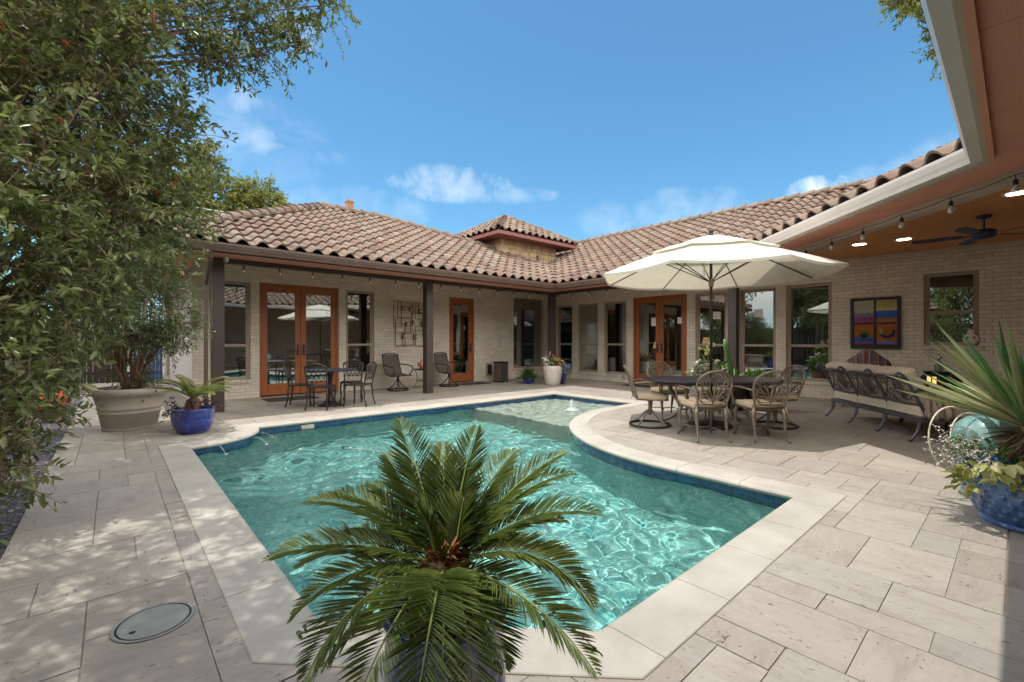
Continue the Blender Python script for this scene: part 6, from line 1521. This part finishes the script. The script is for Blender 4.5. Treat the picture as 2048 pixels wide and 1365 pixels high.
# pool fittings
ld = thing('manhole_cover', 'round grey plastic lid set in the left paving', 'lid', (.145, 2.66, .004))
mb = MB(); mb.lathe([(.140, 0), (.145, .003), (.152, .003), (.155, 0)], 48); mb.build('rim', 'lid', ld); mb = MB(); mb.lathe([(.001, .0025), (.126, .0025), (.132, .001), (.134, -.002)], 48); mb.build('cover', 'lid', ld); mb = MB(); mb.lathe([(.133, .0005), (.141, .0005)], 48); mb.build('gap', 'black', ld); mb = MB(); mb.disc((-.08, -.05, .0032), .012, 14); mb.build('finger_hole', 'black', ld)
mb = MB(); mb.box(2.28, 2.48, 7.69, 7.712, -.20, -.065); sk_ = tag(mb.build('skimmer_plate', 'whitepot', None, bevel=.004), 'small pale plate set in the blue tile band of the far pool wall', 'plate')
M['hosegrey'] = flat('hose_grey', (.42, .47, .45))
fl = thing('pool_hose', 'pale floating cleaner hose drifting on the pool water', 'hose', (1.82, 6.19, WL)); mb = MB(); pts = [(0, 0, .006), (.3, -.15, .004), (.52, -.35, .006), (.7, -.62, .0), (.76, -.86, -.004), (.9, -1.2, -.02)]; mb.tube(pts, .007, 6); mb.build('hose', 'hosegrey', fl, smooth=True)
for i, p in enumerate(pts[:4:2]): mb = MB(); mb.ball(p, .022, 10, 6); mb.build('float', 'hosegrey', fl, smooth=True)
ft = thing('bubbler', 'small white bubbling fountain on the shallow pool shelf', 'fountain', (7.11, 6.15, WL)); g = np.random.default_rng(4)
mb = MB(); mb.lathe([(.14, -.01), (.08, .01), (.05, .05), (.04, .11), (.03, .17), (.012, .205), (.001, .21)], 20, fn=lambda a, z: 1 + .22 * math.sin(5 * a + 40 * z) + .15 * math.sin(11 * a - 70 * z)); mb.build('plume', 'foam', ft, smooth=True)
mb = MB()
for k in range(60): a = g.uniform(0, 2 * PI); r = abs(g.normal()) * .075; mb.ball((r * math.cos(a), r * math.sin(a), max(.0, .19 - r * 1.6) * g.uniform(.2, 1.1)), g.uniform(.005, .014), 6, 4)
kind(mb.build('droplets', 'foam', ft, smooth=True), 'stuff')
for i, (x, y, dx, dy, lab) in enumerate(((1.60, 7.25, .28, -.12, 'thin arc of water nearest the tile wall falling into the pool corner'), (1.45, 7.0, .24, -.22, 'thin arc of water in the middle of the rounded pool corner'), (1.0, 6.78, .10, -.30, 'thin arc of water falling by the cobalt palm pot'))):
    mb = MB(); mb.tube([(dx * .6 * t, dy * .6 * t, -.03 + .03 * t - .12 * t * t) for t in np.linspace(0, 1, 9)], [.0018 + .0015 * t for t in np.linspace(0, 1, 9)], 6); mb.ball((dx * .6, dy * .6, -.119), .03, 10, 5, .2); o = tag(mb.build('water_jet', 'foam', None, smooth=True), lab, 'water jet', 'water jets at the rounded corner'); o.location = (x, y, 0)
# a few things glimpsed indoors
def lamp(x, y, z, label):
    t = thing('table_lamp', label, 'lamp', (x, y, z)); mb = MB(); mb.lathe([(.001, 0), (.08, 0), (.08, .02), (.03, .05), (.06, .16), (.03, .28), (.012, .32)], 16); mb.build('lamp_base', 'tanclay', t, smooth=True); mb = MB(); mb.lathe([(.17, .32), (.11, .56)], 24); mb.build('lamp_shade', 'lampshade', t, smooth=True)
    mb = MB(); mb.box(-.3, .3, -.25, .25, -z, -.002); return mb
for (x, y, z, lab, tl) in ((14.2, 8.35, .72, 'lit table lamp seen through the right orange doors', 'dark cabinet under the lamp seen through the right orange doors'), (14.5, 6.75, .86, 'lit table lamp seen in the window just right of the orange doors', 'dark cabinet under the lamp right of the orange doors')):
    mb = lamp(x, y, z, lab); o = tag(mb.build('cabinet', 'interior_floor', None), tl, 'cabinet'); o.location = (x, y, z)
# ================================================================ CAMERA, SKY, SUN
cam = bpy.data.cameras.new('camera'); co = bpy.data.objects.new('camera', cam); COL.objects.link(co)
co.location = (0, 0, 1.3); co.rotation_euler = (rad(90), 0, -math.atan2(.6639, .7478))
cam.sensor_width = 36; cam.lens = 900 / 2048 * 36; cam.clip_end = 1000; cam.clip_start = .05
S.camera = co
SUN = Vector((-.15, .09, 1)).normalized()
sl = bpy.data.lights.new('sun', 'SUN'); sl.energy = 2.3; sl.angle = rad(.5); sl.cycles.is_caustics_light = True; sl.color = (1, .965, .91)
so = bpy.data.objects.new('sun', sl); COL.objects.link(so); so.rotation_euler = SUN.to_track_quat('Z', 'Y').to_euler(); so.location = (0, 0, 30)
wd = bpy.data.worlds.new('World'); S.world = wd; wd.use_nodes = True; nt = wd.node_tree; nt.nodes.clear()
out = nt.nodes.new('ShaderNodeOutputWorld'); bg = nt.nodes.new('ShaderNodeBackground'); bg.inputs[1].default_value = .15
sky = nt.nodes.new('ShaderNodeTexSky'); sky.sky_type = 'NISHITA'; sky.sun_disc = False
sky.sun_elevation = math.asin(SUN.z); sky.sun_rotation = math.atan2(SUN.x, SUN.y); sky.altitude = 200; sky.air_density = 1.0; sky.dust_density = .6; sky.ozone_density = 1.6
tc = nt.nodes.new('ShaderNodeTexCoord'); gen = tc.outputs['Generated']
col = sky.outputs[0]
def cdir(px, py):
    X, Z = (px - 1024) / 900, (682.5 - py) / 900
    return Vector((X * .7478 + .6639, -X * .6639 + .7478, Z)).normalized()
# small fair-weather clouds of the sky dome, each at its own bearing
nz = noise(nt, gen, 9, 8, .62, .6); nz2 = noise(nt, gen, 26, 6, .6)
nn_ = math_(nt, 'MULTIPLY_ADD', nz2, .35); nt.links.new(nz, nt.nodes[-1].inputs[2])
tot = None
for (px, py, wx, wz, amt) in ((470, 268, .115, .040, .42), (490, 203, .035, .028, .38), (592, 58, .05, .04, .25), (900, 368, .15, .042, .62), (1010, 392, .13, .02, .38), (1628, 384, .075, .030, 1.1), (1350, 432, .22, .06, .30), (720, 415, .16, .05, .26), (655, 318, .04, .02, .2), (330, 240, .3, .1, .2), (2300, 300, .5, .1, .4), (-300, 250, .5, .12, .4)):
    c = cdir(px, py); h = Vector((0, 0, 1)).cross(c).normalized(); v_ = c.cross(h)
    ds = []
    for ax, sc in ((h, wx), (v_, wz)):
        d = N(nt, 'ShaderNodeVectorMath', operation='DOT_PRODUCT'); nt.links.new(gen, d.inputs[0]); d.inputs[1].default_value = ax
        ds.append(math_(nt, 'POWER', math_(nt, 'ABSOLUTE', math_(nt, 'DIVIDE', d.outputs['Value'], sc)), 2.0))
    d = N(nt, 'ShaderNodeVectorMath', operation='DOT_PRODUCT'); nt.links.new(gen, d.inputs[0]); d.inputs[1].default_value = c
    front = math_(nt, 'GREATER_THAN', d.outputs['Value'], 0)
    e = math_(nt, 'SUBTRACT', 1.0, math_(nt, 'ADD', ds[0], ds[1]))
    k = math_(nt, 'MULTIPLY', math_(nt, 'ADD', math_(nt, 'MULTIPLY', e, .55), math_(nt, 'MULTIPLY', math_(nt, 'SUBTRACT', nn_, .68), 2.6)), front)
    k = math_(nt, 'MULTIPLY', math_(nt, 'MULTIPLY', k, math_(nt, 'MULTIPLY', e, 3.0, True), True), amt * .75, True)
    tot = k if tot is None else math_(nt, 'MAXIMUM', tot, k)
sk = mix(nt, 1.0, col, (.43, .72, .78), 'MULTIPLY')
skc = mix(nt, tot, sk, (5.6, 5.9, 6.2))
# unseen bright cloud added overhead and behind the viewer to fill the shade
d = N(nt, 'ShaderNodeVectorMath', operation='DOT_PRODUCT'); nt.links.new(gen, d.inputs[0]); d.inputs[1].default_value = (.6639, .7478, 0)
edge = math_(nt, 'MULTIPLY', math_(nt, 'SUBTRACT', .56, d.outputs['Value']), 5.0, True)
cov = math_(nt, 'MULTIPLY', math_(nt, 'SUBTRACT', noise(nt, gen, 3.2, 7, .6, .5), .36), 5.0, True)
sep = N(nt, 'ShaderNodeSeparateXYZ'); nt.links.new(gen, sep.inputs[0])
cc = ramp(nt, sep.outputs[2], [(.08, (5, 5, 4.9)), (.27, (26, 24.6, 22.6)), (.72, (23, 22, 20.4)), (.9, (7, 7, 6.8))])
skc = mix(nt, math_(nt, 'MULTIPLY', edge, cov), skc, cc)
nt.links.new(skc, bg.inputs[0]); nt.links.new(bg.outputs[0], out.inputs[0])
S.view_settings.view_transform = 'Standard'; S.view_settings.look = 'None'; S.view_settings.exposure = .68; S.view_settings.gamma = 1
try:
    S.cycles.max_bounces = 10; S.cycles.transparent_max_bounces = 16; S.cycles.caustics_reflective = False; S.cycles.caustics_refractive = True
    S.cycles.use_denoising = True; S.cycles.sample_clamp_indirect = 6
except Exception: pass
